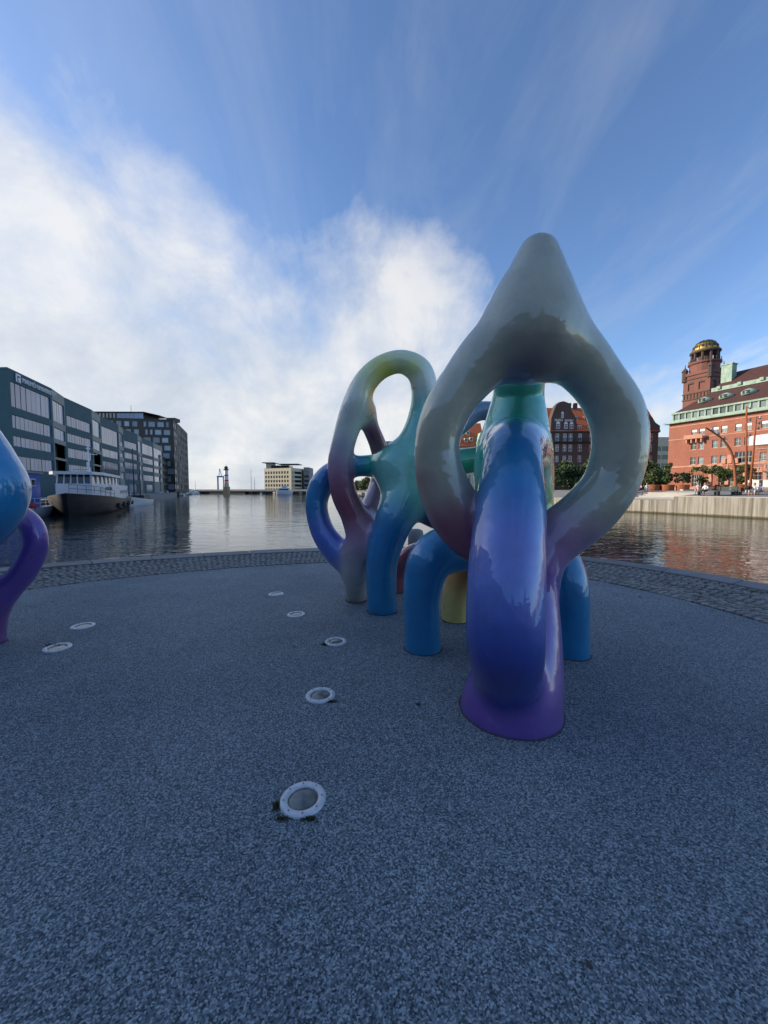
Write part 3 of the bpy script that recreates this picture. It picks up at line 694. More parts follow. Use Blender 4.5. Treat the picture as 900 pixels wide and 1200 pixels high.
def window(wall, h, depth=0.22, frame=None, glass=None, bars=(1, 1), fw=0.08, nm='window', arch=False):
    """window (frame bars) > pane in an opening h=(x0,x1,z0,z1) of a wall object"""
    wd_, ht = h[1] - h[0], h[3] - h[2]; k = (round(wd_, 3), round(ht, 3), frame.name, glass.name, bars, fw)
    if k not in _wf:
        f = MB()
        f.box(0, fw, 0, .06, 0, ht).box(wd_ - fw, wd_, 0, .06, 0, ht).box(fw, wd_ - fw, 0, .06, 0, fw).box(fw, wd_ - fw, 0, .06, ht - fw, ht)
        for i in range(bars[0]):
            x = wd_ * (i + 1) / (bars[0] + 1); f.box(x - fw * .4, x + fw * .4, .005, .055, fw, ht - fw)
        for i in range(bars[1]):
            z = ht * (i + 1) / (bars[1] + 1) + (ht * .12 if bars[1] == 1 else 0); f.box(fw, wd_ - fw, .008, .052, z - fw * .4, z + fw * .4)
        fm = f.mesh('window'); fm.materials.append(frame)
        pm = MB().box(0.01, wd_ - .01, 0, .02, 0.01, ht - .01).mesh('pane'); pm.materials.append(glass); _wf[k] = (fm, pm)
    fm, pm = _wf[k]
    o = link_mesh(nm, fm, None, wall, (h[0], depth - .08, h[2])); link_mesh('pane', pm, None, o, (0, .03, 0)); return o
def text_part(parent, s, size, m, loc, rot, depth=0.06, name='lettering'):
    cu = bpy.data.curves.new(name, 'FONT'); cu.body = s; cu.size = size; cu.extrude = depth; cu.resolution_u = 3
    o = bpy.data.objects.new('tmp_text', cu); COL.objects.link(o); bpy.context.view_layer.update()
    me = bpy.data.meshes.new_from_object(o.evaluated_get(bpy.context.evaluated_depsgraph_get())); bpy.data.objects.remove(o); bpy.data.curves.remove(cu)
    me.materials.clear(); me.materials.append(m)
    t = bpy.data.objects.new(name, me); COL.objects.link(t); t.parent = parent; t.location = loc; t.rotation_euler = rot; return t

# ------------------------------------------------------------------ university block with its folded green front
ZR, ZQ = 16.85, 0.35
rp = [on_z(x, y, ZR) for x, y in [(8, 430), (60, 455), (75, 465.5), (107, 480), (117, 487.5), (138.5, 497.5), (144, 502.5), (161, 509), (165.5, 512.5), (179.5, 518.5), (190, 524)]]
uni = thing('university_building', 'dark green five storey university block with folded front and window bands', 'building', (rp[0].x, rp[0].y, ZQ))
off = Vector((rp[0].x, rp[0].y, 0))
rows_w = [(11.75, 14.95), (9.05, 10.75), (6.75, 8.05), (3.75, 5.5)]
fp = [Vector((p.x, p.y, 0)) - off for p in rp]
for i in range(len(fp) - 1):
    a, b = fp[i], fp[i + 1]; Lx = (b - a).length; wide = i % 2 == 0
    holes = []; loggia = []
    mgn = 0.5 if wide else 0.35
    rows = rows_w if (i % 4 == 0 or not wide) else [(11.9, 13.7), (9.2, 10.7), (6.6, 8.2), (3.75, 5.4)]
    if i == 4: rows = [(11.0, 14.6), (8.2, 9.9), (5.6, 7.2)]
    for k, (c, d) in enumerate(rows):
        h = (mgn, Lx - mgn, c - 0.0, d)
        if not wide and k >= 2 and i < 4:
            h = (mgn, Lx - 0.1, c - .6, d + .3); loggia.append(h)
        holes.append(h)
    if wide and i >= 2: holes.append((Lx * .3, Lx * .85, 0.3, 2.6))
    wl, _ = facade(uni, a, b, 0, ZR - ZQ, holes, M['green_panel'] if wide else M['green_panel_lit'], 'facade_section', 0.25 if wide else .25)
    for h in holes:
        if h in loggia:
            box_part('loggia_back', M['dark_metal'], wl, h[0], h[1], 1.2, 1.25, h[2], h[3]); continue
        pw = 1.15 if h[3] - h[2] > 2.8 else 0.95
        if Lx > 14: pw = 1.6 if i == 0 else 1.5
        npn = max(2, int(round((h[1] - h[0]) / pw))); st = (h[1] - h[0]) / npn
        rs = random.Random(i * 10 + int(h[2]))
        for k in range(npn):
            shr = rs.choice([0.03, 0.03, 0.06, 0.14])
            box_part('pane', M['uni_glass'], wl, h[0] + k * st + .03, h[0] + (k + 1) * st - shr, .14, .17, h[2] + .02, h[3] - .02)
        box_part('mullion_back', M['dark_metal'], wl, h[0], h[1], .19, .22, h[2], h[3])
    # horizontal panel joints
    for k in range(3):
        pass
n_ = Vector((Nn.x, Nn.y, 0))
far = [fp[-1] + n_ * 22, fp[0] + Vector((-26, 1.5, 0))]
wl, _ = facade(uni, fp[0] + Vector((-26, 1.5, 0)), fp[0], 0, ZR - ZQ, [(2, 6, 11.75, 14.5), (8, 12, 11.75, 14.5), (14, 18, 11.75, 14.5)], M['green_panel'], 'end_wall')
for h in [(2, 6, 11.75, 14.5), (8, 12, 11.75, 14.5), (14, 18, 11.75, 14.5)]: box_part('pane', M['uni_glass'], wl, h[0], h[1], .14, .17, h[2], h[3])
facade(uni, fp[-1], far[0], 0, ZR - ZQ, [], M['green_panel'], 'end_wall'); facade(uni, far[0], far[1], 0, ZR - ZQ, [], M['green_panel'], 'rear_wall')
MB().prism([(p.x, p.y) for p in fp + far], ZR - ZQ - .35, ZR - ZQ - .3).build('roof', M['dark_metal'], uni)
a, b = fp[0], fp[1]; ang = math.atan2(b.y - a.y, b.x - a.x)
d0 = (b - a).normalized(); nf = Vector((d0.y, -d0.x, 0))
sp = a + d0 * 2.9 + nf * .12
text_part(uni, 'MALMÖ UNIVERSITET', 0.92, M['white_paint'], (sp.x, sp.y, 15.35), (math.pi / 2, 0, ang))
sp = a + d0 * 1.55 + nf * .10
em = MB().box(0, 1.05, -.03, .03, 0, 1.05).build('emblem', M['white_paint'], uni, loc=(sp.x, sp.y, 15.15), rz=ang)
MB().box(.28, .42, -.05, -.032, .1, .8).box(.42, .85, -.05, -.032, .62, .8).box(.42, .62, -.05, -.032, .1, .24).build('emblem_mark', M['dark_metal'], em)

# unseen block added past the end wall to cast the platform's shade
ob = thing('shading_block', 'long flat roofed block, unseen, added on the quay to shade the platform', 'building', (bank_pt(30, 44).x, bank_pt(30, 44).y, ZQ), 0)
o0 = bank_pt(30, 44); q = [bank_pt(30, -70) - o0, bank_pt(30, 44) - o0, bank_pt(50, 44) - o0, bank_pt(50, -70) - o0]
OBH = 20.0
hol = [(2 + i * 3.8, 4.6 + i * 3.8, 1.2 + k * 3.9, 3.3 + k * 3.9) for i in range(29) for k in range(5)]
wl, _ = facade(ob, q[0], q[1], 0, OBH, hol, M['stone_grey'])
for h in hol: window(wl, h, .22, M['dark_metal'], M['uni_glass'], (1, 0), .08)
facade(ob, q[1], q[2], 0, OBH, [], M['stone_grey'], 'end_wall'); facade(ob, q[2], q[3], 0, OBH, [], M['stone_grey'], 'rear_wall'); facade(ob, q[3], q[0], 0, OBH, [], M['stone_grey'], 'end_wall')
MB().prism([(p.x, p.y) for p in q], OBH - .4, OBH - .3).build('roof', M['dark_metal'], ob)

# long brick station building across the street behind the platform
sb_ = thing('station_building', 'long brown brick station building across the street behind the platform', 'building', (-30, -48, 0.35))
hol = [(2 + i * 4.0, 4.0 + i * 4.0, 1.5 + k * 4.2, 4.2 + k * 4.2) for i in range(27) for k in range(3)]
wl, _ = facade(sb_, (112, 0, 0), (0, 0, 0), 0, 13.5, hol, M['dark_brick'])
for h in hol: window(wl, h, .22, M['white_paint'], M['dark_glass'], (1, 1), .12)
MB().box(0, 112, -16, -.4, 0, 13.4).build('body', M['dark_brick'], sb_)
MB().add([(-.5, .6, 13.45), (112.5, .6, 13.45), (112.5, -8, 18), (-.5, -8, 18), (-.5, -16.6, 13.45), (112.5, -16.6, 13.45)], [(0, 3, 2, 1), (3, 4, 5, 2), (0, 4, 3), (1, 2, 5)]).build('roof', M['roof_brown'], sb_)
for x0, wdt, hh in ((30, 9, 23), (74, 8, 21)): MB().extrude_xz([(x0, 0), (x0, hh - 5), (x0 + wdt / 2, hh), (x0 + wdt, hh - 5), (x0 + wdt, 0)], -6, .5).build('gable_bay', M['dark_brick'], sb_)
tag(MB().box(-140, 260, -400, -9, -3, .33).build('rear_street', M['quay_top']), kind='structure')

# ------------------------------------------------------------------ dark gridded tower block behind
ZT = 29.3
tb = [on_z(105, 489, ZT), on_z(166, 490.5, ZT), on_z(203, 491.5, ZT), on_z(208.5, 496.5, ZT)]
t0 = tb[1]; gb = thing('gridded_block', 'tall dark brown block with a grid of lit square windows', 'building', (t0.x, t0.y, ZQ))
gp = [Vector((p.x - t0.x, p.y - t0.y, 0)) for p in tb]; gp.append(gp[3] + U * 30); gp += [gp[4] + n_ * 40, gp[0] + n_ * 20]
M['grid_wall'] = mat('dark brown cladding', (0.05, 0.045, 0.042), 0.6, 0.15, 0.4)
M['grid_frame'] = mat('grey window surround', (0.30, 0.30, 0.30), 0.6, 0.1, 0.5)
M['grid_glass'] = glass_mat('pale reflecting glass', (0.25, 0.32, 0.40), 0.08, 0.45)
for s in range(4):
    Lx = (gp[s + 1] - gp[s]).length; hol = []
    rs = random.Random(s)
    for k in range(9):
        zb = 1.2 + (k * 3.08); x = .5 + (k % 2) * .5
        while x < Lx - .8:
            wdt = rs.choice([2.5, 2.5, 1.0]) if s != 0 else 1.9
            if x + wdt < Lx - .3: hol.append((x, x + wdt, zb, zb + 2.05))
            x += wdt + (.75 if s else 1.0)
    wl, _ = facade(gb, gp[s], gp[s + 1], 0, ZT - ZQ, hol, M['grid_wall'])
    for h in hol:
        if s == 0 and h[2] < 12: continue
        window(wl, h, .2, M['grid_frame'], M['grid_glass'], (0, 0), .2)
facade(gb, gp[4], gp[5], 0, ZT - ZQ, [], M['grid_wall']); facade(gb, gp[5], gp[6], 0, ZT - ZQ, [], M['grid_wall'])
MB().prism([(p.x, p.y) for p in gp], ZT - ZQ - .3, ZT - ZQ - .2).build('roof', M['dark_metal'], gb)
pz = ZT - ZQ; py = gp[1].y + 1.5
box_part('penthouse', M['grid_wall'], gb, -22, -10.9, py, py + 14, pz, pz + 2.6)
for k in range(7): box_part('fin', M['pale_conc'], gb, -20.5 + k * 1.4, -19.8 + k * 1.4, py - .2, py - .02, pz + .2, pz + 2.4)
for k in range(6): box_part('penthouse_pane', M['uni_glass'], gb, -10.8 + k * 1.76, -9.1 + k * 1.76, py, py + .1, pz, pz + 2.4)
box_part('penthouse_core', M['grid_wall'], gb, -10.8, -1, py + .6, py + 12, pz, pz + 2.5)
pr = [(-23, py - .5), (.2, py - .5), (4.6, py + 3), (2, py + 13), (-23, py + 14)]
MB().prism(pr, [pz + 2.62] * 2 + [pz + 2.0] + [pz + 2.62] * 2, [pz + 3.0, pz + 2.9, pz + 2.1, pz + 2.9, pz + 3.0]).build('penthouse_roof', M['dark_metal'], gb)
box_part('roof_hut', M['grid_wall'], gb, gp[2].x - 5, gp[2].x - 1.5, gp[2].y + 4, gp[2].y + 8, ZT - ZQ, ZT - ZQ + 1.4)
MB().tube([(-7, py + 3, pz + 2.5), (-7, py + 3, pz + 6)], .08, 6).build('aerial', M['dark_metal'], gb)
# lower dark wing beside it
wp = [on_z(187, 533, 13.6), on_z(192, 536, 13.6), on_z(205, 542, 13.6)]
dw = thing('brick_wing', 'low dark wing with stacked window rows beside the gridded block', 'building', (wp[0].x, wp[0].y, ZQ))
dp = [Vector((p.x - wp[0].x, p.y - wp[0].y, 0)) for p in wp]; dp += [dp[2] + n_ * 16, dp[0] + n_ * 12]
for s in range(2):
    Lx = (dp[s + 1] - dp[s]).length; hol = [(x0, min(x0 + 2.2, Lx - .2), 1 + k * 2.65, 2.7 + k * 2.65) for k in range(5) for x0 in np.arange(.4, Lx - 1.2, 2.6)]
    wl, _ = facade(dw, dp[s], dp[s + 1], 0, 13.6 - ZQ, hol, M['grid_wall'])
    for h in hol: box_part('pane', M['dark_glass'], wl, h[0], h[1], .2, .22, h[2], h[3])
for s in (2, 3): facade(dw, dp[s], dp[(s + 1) % 5], 0, 13.6 - ZQ, [], M['grid_wall'])
MB().prism([(p.x, p.y) for p in dp], 13.2 - ZQ, 13.3 - ZQ).build('roof', M['dark_metal'], dw)
# rock revetment
mb = MB()
ra, rb = on_z(190, 583.5, -1.2), on_z(236, 578.2, -1.2)
M['rock'] = mat('pale rock', (.5, .49, .46), .85, .35, 1.2, rand=.3)
rock_bank = thing('rock_bank', 'pale heaped rocks sloping to the water past the gridded block', 'rocks', (ra.x, ra.y, -1.2))
rv = Vector((rb.x - ra.x, rb.y - ra.y, 0)); back = Vector((-9, 2, 0))
MB().add([(0, 0, -1), tuple(rv + Vector((0, 0, -1))), tuple(rv + back * .4 + Vector((0, 0, .8))), tuple(back + Vector((0, 0, 2.9))), tuple(back * 3 + Vector((0, 0, -1))), tuple(rv + back * 2 + Vector((0, 0, -1)))], [(0, 1, 2, 3), (3, 2, 5, 4), (0, 3, 4), (1, 5, 2)]).build('slope', M['pale_conc'], rock_bank)
for i in range(90):
    f = random.random() ** .7; v = random.random(); P0 = Vector((0, 0, 0)).lerp(Vector((rb.x - ra.x, rb.y - ra.y, 0)), f); P1 = (back + Vector((0, 0, 3.0))).lerp(rv + back * .4 + Vector((0, 0, .9)), f)
    c = P0.lerp(P1, v); s = random.uniform(.7, 1.5) * (1 + f)
    m = MB().lathe([(s * .6, -s * .4), (s, 0), (s * .75, s * .45), (s * .2, s * .6)], 6)
    m.v = [(x + random.uniform(-.2, .2) * s, y + random.uniform(-.2, .2) * s, z + random.uniform(-.15, .15) * s) for x, y, z in m.v]
    m.build('rock', M['rock'], rock_bank, loc=(c.x, c.y, c.z))

# ------------------------------------------------------------------ boats
def hull_mesh(Ln, beam, deck, keel=-0.8, nst=18, sheer=0.0, rake=1.6, transom=0.75, bluff=.55):
    secs = []
    for i in range(nst + 1):
        t = i / nst                                   # 0 stern, 1 bow
        b = beam / 2 * (transom + (1 - transom) * min(1, t / .25)) if t < .25 else beam / 2 * (1 - max(0, (t - bluff) / (1 - bluff)) ** 2.2)
        b = max(b, .04); zd = deck + sheer * max(0, (t - .3) / .7) ** 2 + .12 * (1 - t) ** 2
        x = t * Ln; ring = []
        for f, zf in ((0.12, 0), (0.72, .22), (0.93, .5), (1.0, .8), (1.02, 1.0)):
            z = keel + (zd - keel) * zf; xr = x + rake * zf * t ** 6 - rake * t ** 6
            ring.append((xr, b * f, z))
        secs.append([(x_, -y_, z_) for x_, y_, z_ in ring[::-1]] + ring)
    m = MB(); n = len(secs[0])
    vs = [p for s in secs for p in s]
    fs = [(i * n + k, (i + 1) * n + k, (i + 1) * n + k + 1, i * n + k + 1) for i in range(nst) for k in range(n - 1)]
    fs += [tuple(range(n)), tuple(nst * n + k for k in range(n))[::-1]]
    m.add(vs, fs)
    d = MB(); dv = [];
    for s in secs: dv += [(s[0][0], s[0][1] * .97, s[0][2] - .12), (s[-1][0], s[-1][1] * .97, s[-1][2] - .12)]
    d.add(dv, [(2 * i, 2 * i + 1, 2 * i + 3, 2 * i + 2) for i in range(nst)])
    return m, d
def rail(parent, pts, h=.9, m=None, posts=8):
    mb = MB(); pts = [Vector(p) for p in pts]
    for z in (h, h * .5): mb.tube([p + Vector((0, 0, z)) for p in pts], .025, 5)
    for i in range(posts):
        f = i / (posts - 1) * (len(pts) - 1); k = min(int(f), len(pts) - 2); p = pts[k].lerp(pts[k + 1], f - k); mb.tube([p, p + Vector((0, 0, h))], .022, 5)
    return mb.build('railing', m or M['white_paint'], parent)
sa, bow = on_z(157.5, 591.2, -1.2), on_z(79, 606.5, -1.2)      # stern quarter and stem at the waterline
org = sa + Nn * 2.9; dirb = (bow - org).normalized(); Lb = (bow - org).length
ship = thing('barge', 'black hulled barge with white deckhouse and wraparound wheelhouse windows', 'boat', (org.x, org.y, -1.2), math.atan2(dirb.y, dirb.x))
M['hull_black'] = mat('black hull', (0.016, 0.016, 0.018), 0.5, 0.4, 0.5, dirt=((0.06, 0.045, 0.035), .5, (.5, .5, 2)))
hm, dm = hull_mesh(Lb, 6.2, 1.35, sheer=1.0, rake=.7, bluff=.72)
hm.build('hull', M['hull_black'], ship, True); dm.build('deck', M['wood_dark'], ship)
h0, h1 = Lb * .20, Lb * .74
box_part('deckhouse', M['white_paint'], ship, h0, h1, -2.5, 2.5, 1.2, 3.3)
sgn = -1 if (Matrix.Rotation(math.atan2(dirb.y, dirb.x), 3, 'Z') @ Vector((0, -1, 0))).dot(-Nn) > 0 else 1
for k in range(7):
    x = h0 + 1.5 + k * 1.45; m = MB()
    m.tube([(x, sgn * 2.49, 2.35), (x, sgn * 2.53, 2.35)], .25, 12).build('porthole', M['dark_glass'], ship)
wh0, wh1 = Lb * .50, Lb * .90
wheel = MB().add([(wh0, -2.35, 3.3), (wh1, -1.45, 3.3), (wh1, 1.45, 3.3), (wh0, 2.35, 3.3), (wh0 + .3, -2.3, 4.25), (wh1 - .2, -1.4, 4.25), (wh1 - .2, 1.4, 4.25), (wh0 + .3, 2.3, 4.25)],
     [(0, 1, 5, 4), (1, 2, 6, 5), (2, 3, 7, 6), (3, 0, 4, 7), (4, 5, 6, 7)]).build('wheelhouse', M['dark_glass'], ship)
MB().prism([(wh0 - .3, -2.6), (wh1 - 1.5, -2.3), (wh1 + .4, -1.6), (wh1 + .4, 1.6), (wh1 - 1.5, 2.3), (wh0 - .3, 2.6)], 4.25, 4.55).build('wheelhouse_roof', M['white_paint'], ship)
MB().prism([(h1 + .01, -2.4), (wh1 + .1, -1.5), (wh1 + .1, 1.5), (h1 + .01, 2.4)], 1.4, 3.299).build('front_house', M['white_paint'], ship)
for k in range(6):
    y = -1.4 + k * .56; MB().tube([(wh1 + .02, y, 3.3), (wh1 - .18, y * .95, 4.26)], .07, 4).build('window_post', M['white_paint'], ship)
for k in range(8):
    x = wh0 + (wh1 - wh0) * k / 7; y = sgn * (2.37 - .90 * k / 7); MB().tube([(x, y, 3.3), (x, y, 4.26)], .09, 4).build('window_post', M['white_paint'], ship)
text_part(ship, 'TORTIN', .55, M['dark_metal'], (h1 + .3 if sgn < 0 else h1 + 3.4, sgn * 2.36, 2.6), (math.pi / 2, 0, (.19 if sgn < 0 else math.pi - .19)), .02, 'boat_name')
mx = Lb * .66
mast = MB().tube([(mx, 0, 4.5), (mx, 0, 8.0)], [.12, .06], 8).tube([(mx, -.9, 7.0), (mx, .9, 7.0)], .05, 5).box(mx - .4, mx + .4, -.15, .15, 7.6, 7.75).tube([(mx, 0, 5.2), (mx + .6, 0, 5.9)], .14, 6).build('mast', M['white_paint'], ship)
rail(ship, [(wh0, -2.5, 4.55), (wh0, 2.5, 4.55)], .8, M['dark_metal'], 5); rail(ship, [(wh0, sgn * 2.4, 4.55), (wh1 - 1.5, sgn * 2.1, 4.55)], .8, M['dark_metal'], 9)
rail(ship, [(h1 + 1, sgn * 2.9, 1.75), (Lb * .9, sgn * 2.0, 2.2), (Lb * .97, 0, 2.4)], .8, M['dark_metal'], 8)
rail(ship, [(.4, sgn * 2.4, 1.45), (h0, sgn * 2.9, 1.3)], .9, M['white_paint'], 7)
box_part('stern_cabin', M['white_paint'], ship, h0 - 3.6, h0 - .01, -1.7, 1.7, 1.2, 2.5)
MB().tube([(h0 - 1.4, 0, 2.5), (h0 - 1.4, 0, 4.6)], .3, 10).build('funnel', M['dark_metal'], ship)
for k in range(5): MB().lathe([(.12, -.35), (.22, -.2), (.22, .2), (.12, .35)], 8).build('fender', M['dark_metal'], ship, loc=(3 + k * 5.6, sgn * 3.15, .7))

# blue houseboat
ha, hb = on_z(74, 603.5, -1.2), on_z(-40, 622, -1.2)
hd = (hb - ha).normalized(); Lh = 15.0
ho = on_z(75, 604, -1.2) + Nn * 3.4
hbo = thing('houseboat', 'blue houseboat with small square windows on a pale hull', 'boat', (ho.x, ho.y, -1.2), math.atan2(-U.y, -U.x))
hm, dm = hull_mesh(20, 6.0, .95, sheer=.2, rake=.8, transom=.9); M['hull_pale'] = mat('pale blue hull', (.30, .37, .46), .5, .2, .6)
hm.build('hull', M['hull_pale'], hbo, True); dm.build('deck', M['stone_grey'], hbo)
sg = 1 if (Matrix.Rotation(math.atan2(-U.y, -U.x), 3, 'Z') @ Vector((0, 1, 0))).dot(-Nn) > 0 else -1
box_part('cabin', M['blue_paint'], hbo, 2.2, 17, -2.4, 2.4, .85, 4.2); box_part('cabin_roof', M['stone_grey'], hbo, 1.9, 17.3, -2.6, 2.6, 4.2, 4.36)
for k in range(6):
    x = 3.2 + k * 1.7; y0, y1 = (2.4, 2.46) if sg > 0 else (-2.46, -2.4)
    f = box_part('window', M['white_paint'], hbo, x, x + .8, y0, y1, 3.0, 3.7); box_part('pane', M['dark_glass'], f, .08, .72, (.061 if sg > 0 else -.021), (.081 if sg > 0 else -.001), .08, .62)
MB().box(8.4, 8.5, *( (2.4, 2.44) if sg > 0 else (-2.44, -2.4)), 1, 4.1).build('door_edge', M['dark_metal'], hbo)
rail(hbo, [(.4, sg * 2.5, .95), (10, sg * 2.85, .95)], .9, M['white_paint'], 9)
MB().lathe([(.3, 0), (.34, .3), (.25, .55)], 10).build('red_buoy', mat('red plastic', (.4, .02, .02), .5), hbo, loc=(5, sg * 2.8, .9))

# small two masted sailing boat
so = on_z(184, 590, -1.2) + Nn * 1.6; s1_ = on_z(161, 592.3, -1.2)
sbt = thing('sailing_boat', 'small white sailing boat with two bare masts behind the barge', 'boat', (so.x, so.y, -1.2), math.atan2(-U.y, -U.x))
hm, dm = hull_mesh(13.5, 3.4, .9, sheer=.7, rake=1.4, transom=.5)
hm.build('hull', M['white_paint'], sbt, True); dm.build('deck', M['wood_dark'], sbt)
hm2 = box_part('cabin', M['dark_metal'], sbt, 3.5, 8, -1.1, 1.1, .8, 1.7)
for x, h in ((5.2, 8.9), (9.4, 9.5)):
    MB().tube([(x, 0, .8), (x, 0, h)], [.11, .06], 7).build('mast', M['wood_dark'], sbt)
    MB().tube([(x, 0, 2.4), (x - 3, 0, 2.5)], .07, 6).build('boom', M['wood_dark'], sbt)
MB().tube([(9.4, 0, 9.3), (13.9, 0, 1.8)], .02, 4).tube([(5.2, 0, 8.8), (0.2, 0, 1.2)], .02, 4).tube([(5.2, 0, 8.6), (9.4, 0, 9.1)], .02, 4).build('rigging', M['dark_metal'], sbt)

# ------------------------------------------------------------------ far harbour: bridge, lighthouse, crane, yellow building
fy = 215.0
ba, bb = at(236, 575, fy + 25), at(372, 575, fy)
bang = math.atan2(bb.y - ba.y, bb.x - ba.x); bl = (bb - ba).length
br = thing('low_bridge', 'long low dark bridge deck on piers across the harbour mouth', 'bridge', (ba.x, ba.y, -1.2), bang)
box_part('deck', M['stone_grey'], br, 0, bl, -4, 4, 1.35, 2.2); box_part('parapet', M['pale_conc'], br, 0, bl, -4.2, -4.02, 1.8, 2.7)
for k in range(9): box_part('pier', M['dark_metal'], br, 2 + k * bl / 9, 4.5 + k * bl / 9, -3.5, 3.5, -1, 1.34)
box_part('abutment', M['dark_metal'], br, bl * .12, bl * .44, -3.8, 3.8, -1, 1.33)
lhp = at(265.5, 575, 210)
lh = thing('lighthouse', 'small white lighthouse with red bands on a stone base', 'lighthouse', (lhp.x, lhp.y, -1.2))
M['red_paint'] = mat('red paint', (.42, .035, .03), .5, .1, 1); M['ochre'] = mat('ochre stone', (.45, .33, .18), .8, .2, 1)
box_part('base', M['ochre'], lh, -1.35, 1.35, -1.35, 1.35, 0, 4.2)
MB().lathe([(1.27, 4.2), (1.15, 8), (1.05, 10.6), (.95, 13.2)], 16).build('shaft', M['white_paint'], lh, True)
for z in (7.2, 10.0): MB().lathe([(1.27 - (z - 5.0) * .036, z), (1.25 - (z - 5.0) * .036, z + .6)], 16).build('band', M['red_paint'], lh, True)
MB().lathe([(1.1, 13.2), (1.5, 13.3), (1.5, 13.6), (.95, 13.65), (.95, 14.6), (1.1, 14.65), (.6, 15.1), (.06, 15.5), (.05, 16.3)], 14).build('lantern', M['dark_metal'], lh)
cp = at(259, 575, 330); cr = thing('gantry_crane', 'distant blue gantry crane beyond the lighthouse', 'crane', (cp.x, cp.y, -1.2)); M['crane_blue'] = mat('hazy blue steel', (.08, .22, .42), .6)
for x in (-2.5, 2.5): box_part('leg', M['crane_blue'], cr, x - .45, x + .45, -.5, .5, 0, 13)
box_part('beam', M['crane_blue'], cr, -3.2, 3.2, -.5, .5, 13, 14.2); MB().tube([(-1.5, 0, 14), (-.8, 0, 20.5)], .3, 5).tube([(.8, 0, 14), (-.7, 0, 20.5)], .25, 5).build('boom', M['crane_blue'], cr)
for x, y1, D, lb in ((294.5, 549, 240, 'tall thin mast'), (298.5, 559, 240, 'short thin mast'), (229, 563, 300, 'thin mast')):
    q = at(x, 575, D); top = at(x, y1, D)
    tag(MB().tube([(0, 0, 0), (0, 0, top.z + 1.2)], [.16, .06], 6).tube([(-1, 0, (top.z + 1) * .6), (1, 0, (top.z + 1) * .6)], .05, 4).build('ship_mast', M['dark_metal'], None, loc=(q.x, q.y, -1.2)),
        lb + {294.5: ' with crossbar between lighthouse and yellow building', 298.5: ' beside the taller mast near the yellow building', 229: ' rising beyond the rock bank'}[x], 'mast')
# yellow building
yD = 260.0
yb0, yb1, yb2 = at(310, 575, yD), at(341.5, 575, yD - 10), at(354, 575, yD + 4)
yb = thing('yellow_building', 'cream and glass harbour office building behind the white ferry', 'building', (yb0.x, yb0.y, -1.0))
yq = [Vector((p.x - yb0.x, p.y - yb0.y, 0)) for p in (yb0, yb1, yb2)]; yH = 16.5
for s in range(2):
    Lx = (yq[s + 1] - yq[s]).length; hol = [(x0, x0 + 1.5, 1.5 + k * 2.8, 3.2 + k * 2.8) for k in range(5) for x0 in np.arange(.8, Lx - 1.6, 2.3 if s == 0 else 2.4)]
    if s: hol = [(.6, Lx - .6, 1.5 + k * 2.8, 3.1 + k * 2.8) for k in range(5)]
    wl, _ = facade(yb, yq[s], yq[s + 1], 0, yH, hol, M['cream'])
    for h in hol: box_part('pane', M['dark_glass'], wl, h[0], h[1], .2, .24, h[2], h[3])
back = [yq[2] + Vector((0, 22, 0)), yq[0] + Vector((0, 22, 0))]
facade(yb, yq[2], back[0], 0, yH, [], M['stone_grey']); facade(yb, back[1], yq[0], 0, yH, [], M['cream'])
MB().prism([(p.x, p.y) for p in yq + back], yH - .1, yH).build('roof', M['stone_grey'], yb)
box_part('roof_storey', M['dark_glass'], yb, 5, 17, -1, 10, yH + .01, yH + 2.0); box_part('roof_storey', M['pale_conc'], yb, 1, 5, 1, 10, yH + .01, yH + 3.6)
box_part('flat_canopy', M['dark_metal'], yb, -1.2, 7, -1, 9, yH + 3.7, yH + 4.1); box_part('flat_canopy', M['dark_metal'], yb, 10, 24, -4, 8, yH + 2.6, yH + 3)
tw = at(357, 575, yD); ga = thing('grey_block', 'grey block adjoining the yellow harbour building', 'building', (tw.x, tw.y + 3, -1))
wl, _ = facade(ga, (-1.2, 0, 0), (2.6, 0, 0), 0, 17.5, [(.3, 3.5, 1.5 + k * 3, 3 + k * 3) for k in range(5)], M['stone_grey'])
for k in range(5): box_part('pane', M['dark_glass'], wl, .3, 3.5, .2, .24, 1.5 + k * 3, 3 + k * 3)
MB().box(-1.2, 2.6, .3, 15, 0, 17.45).build('body', M['stone_grey'], ga)
for x0, x1, yt, D, lb in ((360, 368, 559, 270, 'small grey block at the bank, behind the blue loop'), (449.5, 463, 517, 230, 'tall grey block seen through the yellow topped loop'), (416, 424, 563, 260, 'low pale house seen through the smaller sculpture')):
    a, b, tp = at(x0, 575, D), at(x1, 575, D), at(x0, yt, D)
    g = thing('distant_block', lb, 'building', (a.x, a.y, -1)); Lx = b.x - a.x; H_ = tp.z + 1
    hol = [(x, x + 1, z, z + 1.4) for z in np.arange(1.5, H_ - 1.6, 3) for x in np.arange(.5, Lx - 1.1, 1.7)]
    wl, _ = facade(g, (0, 0, 0), (Lx, 0, 0), 0, H_, hol, M['stone_grey'] if 'grey' in lb else M['cream'])
    for h in hol: box_part('pane', M['dark_glass'], wl, h[0], h[1], .2, .24, h[2], h[3])
    MB().box(0, Lx, .35, 14, 0, H_ - .02).build('body', M['stone_grey'], g)
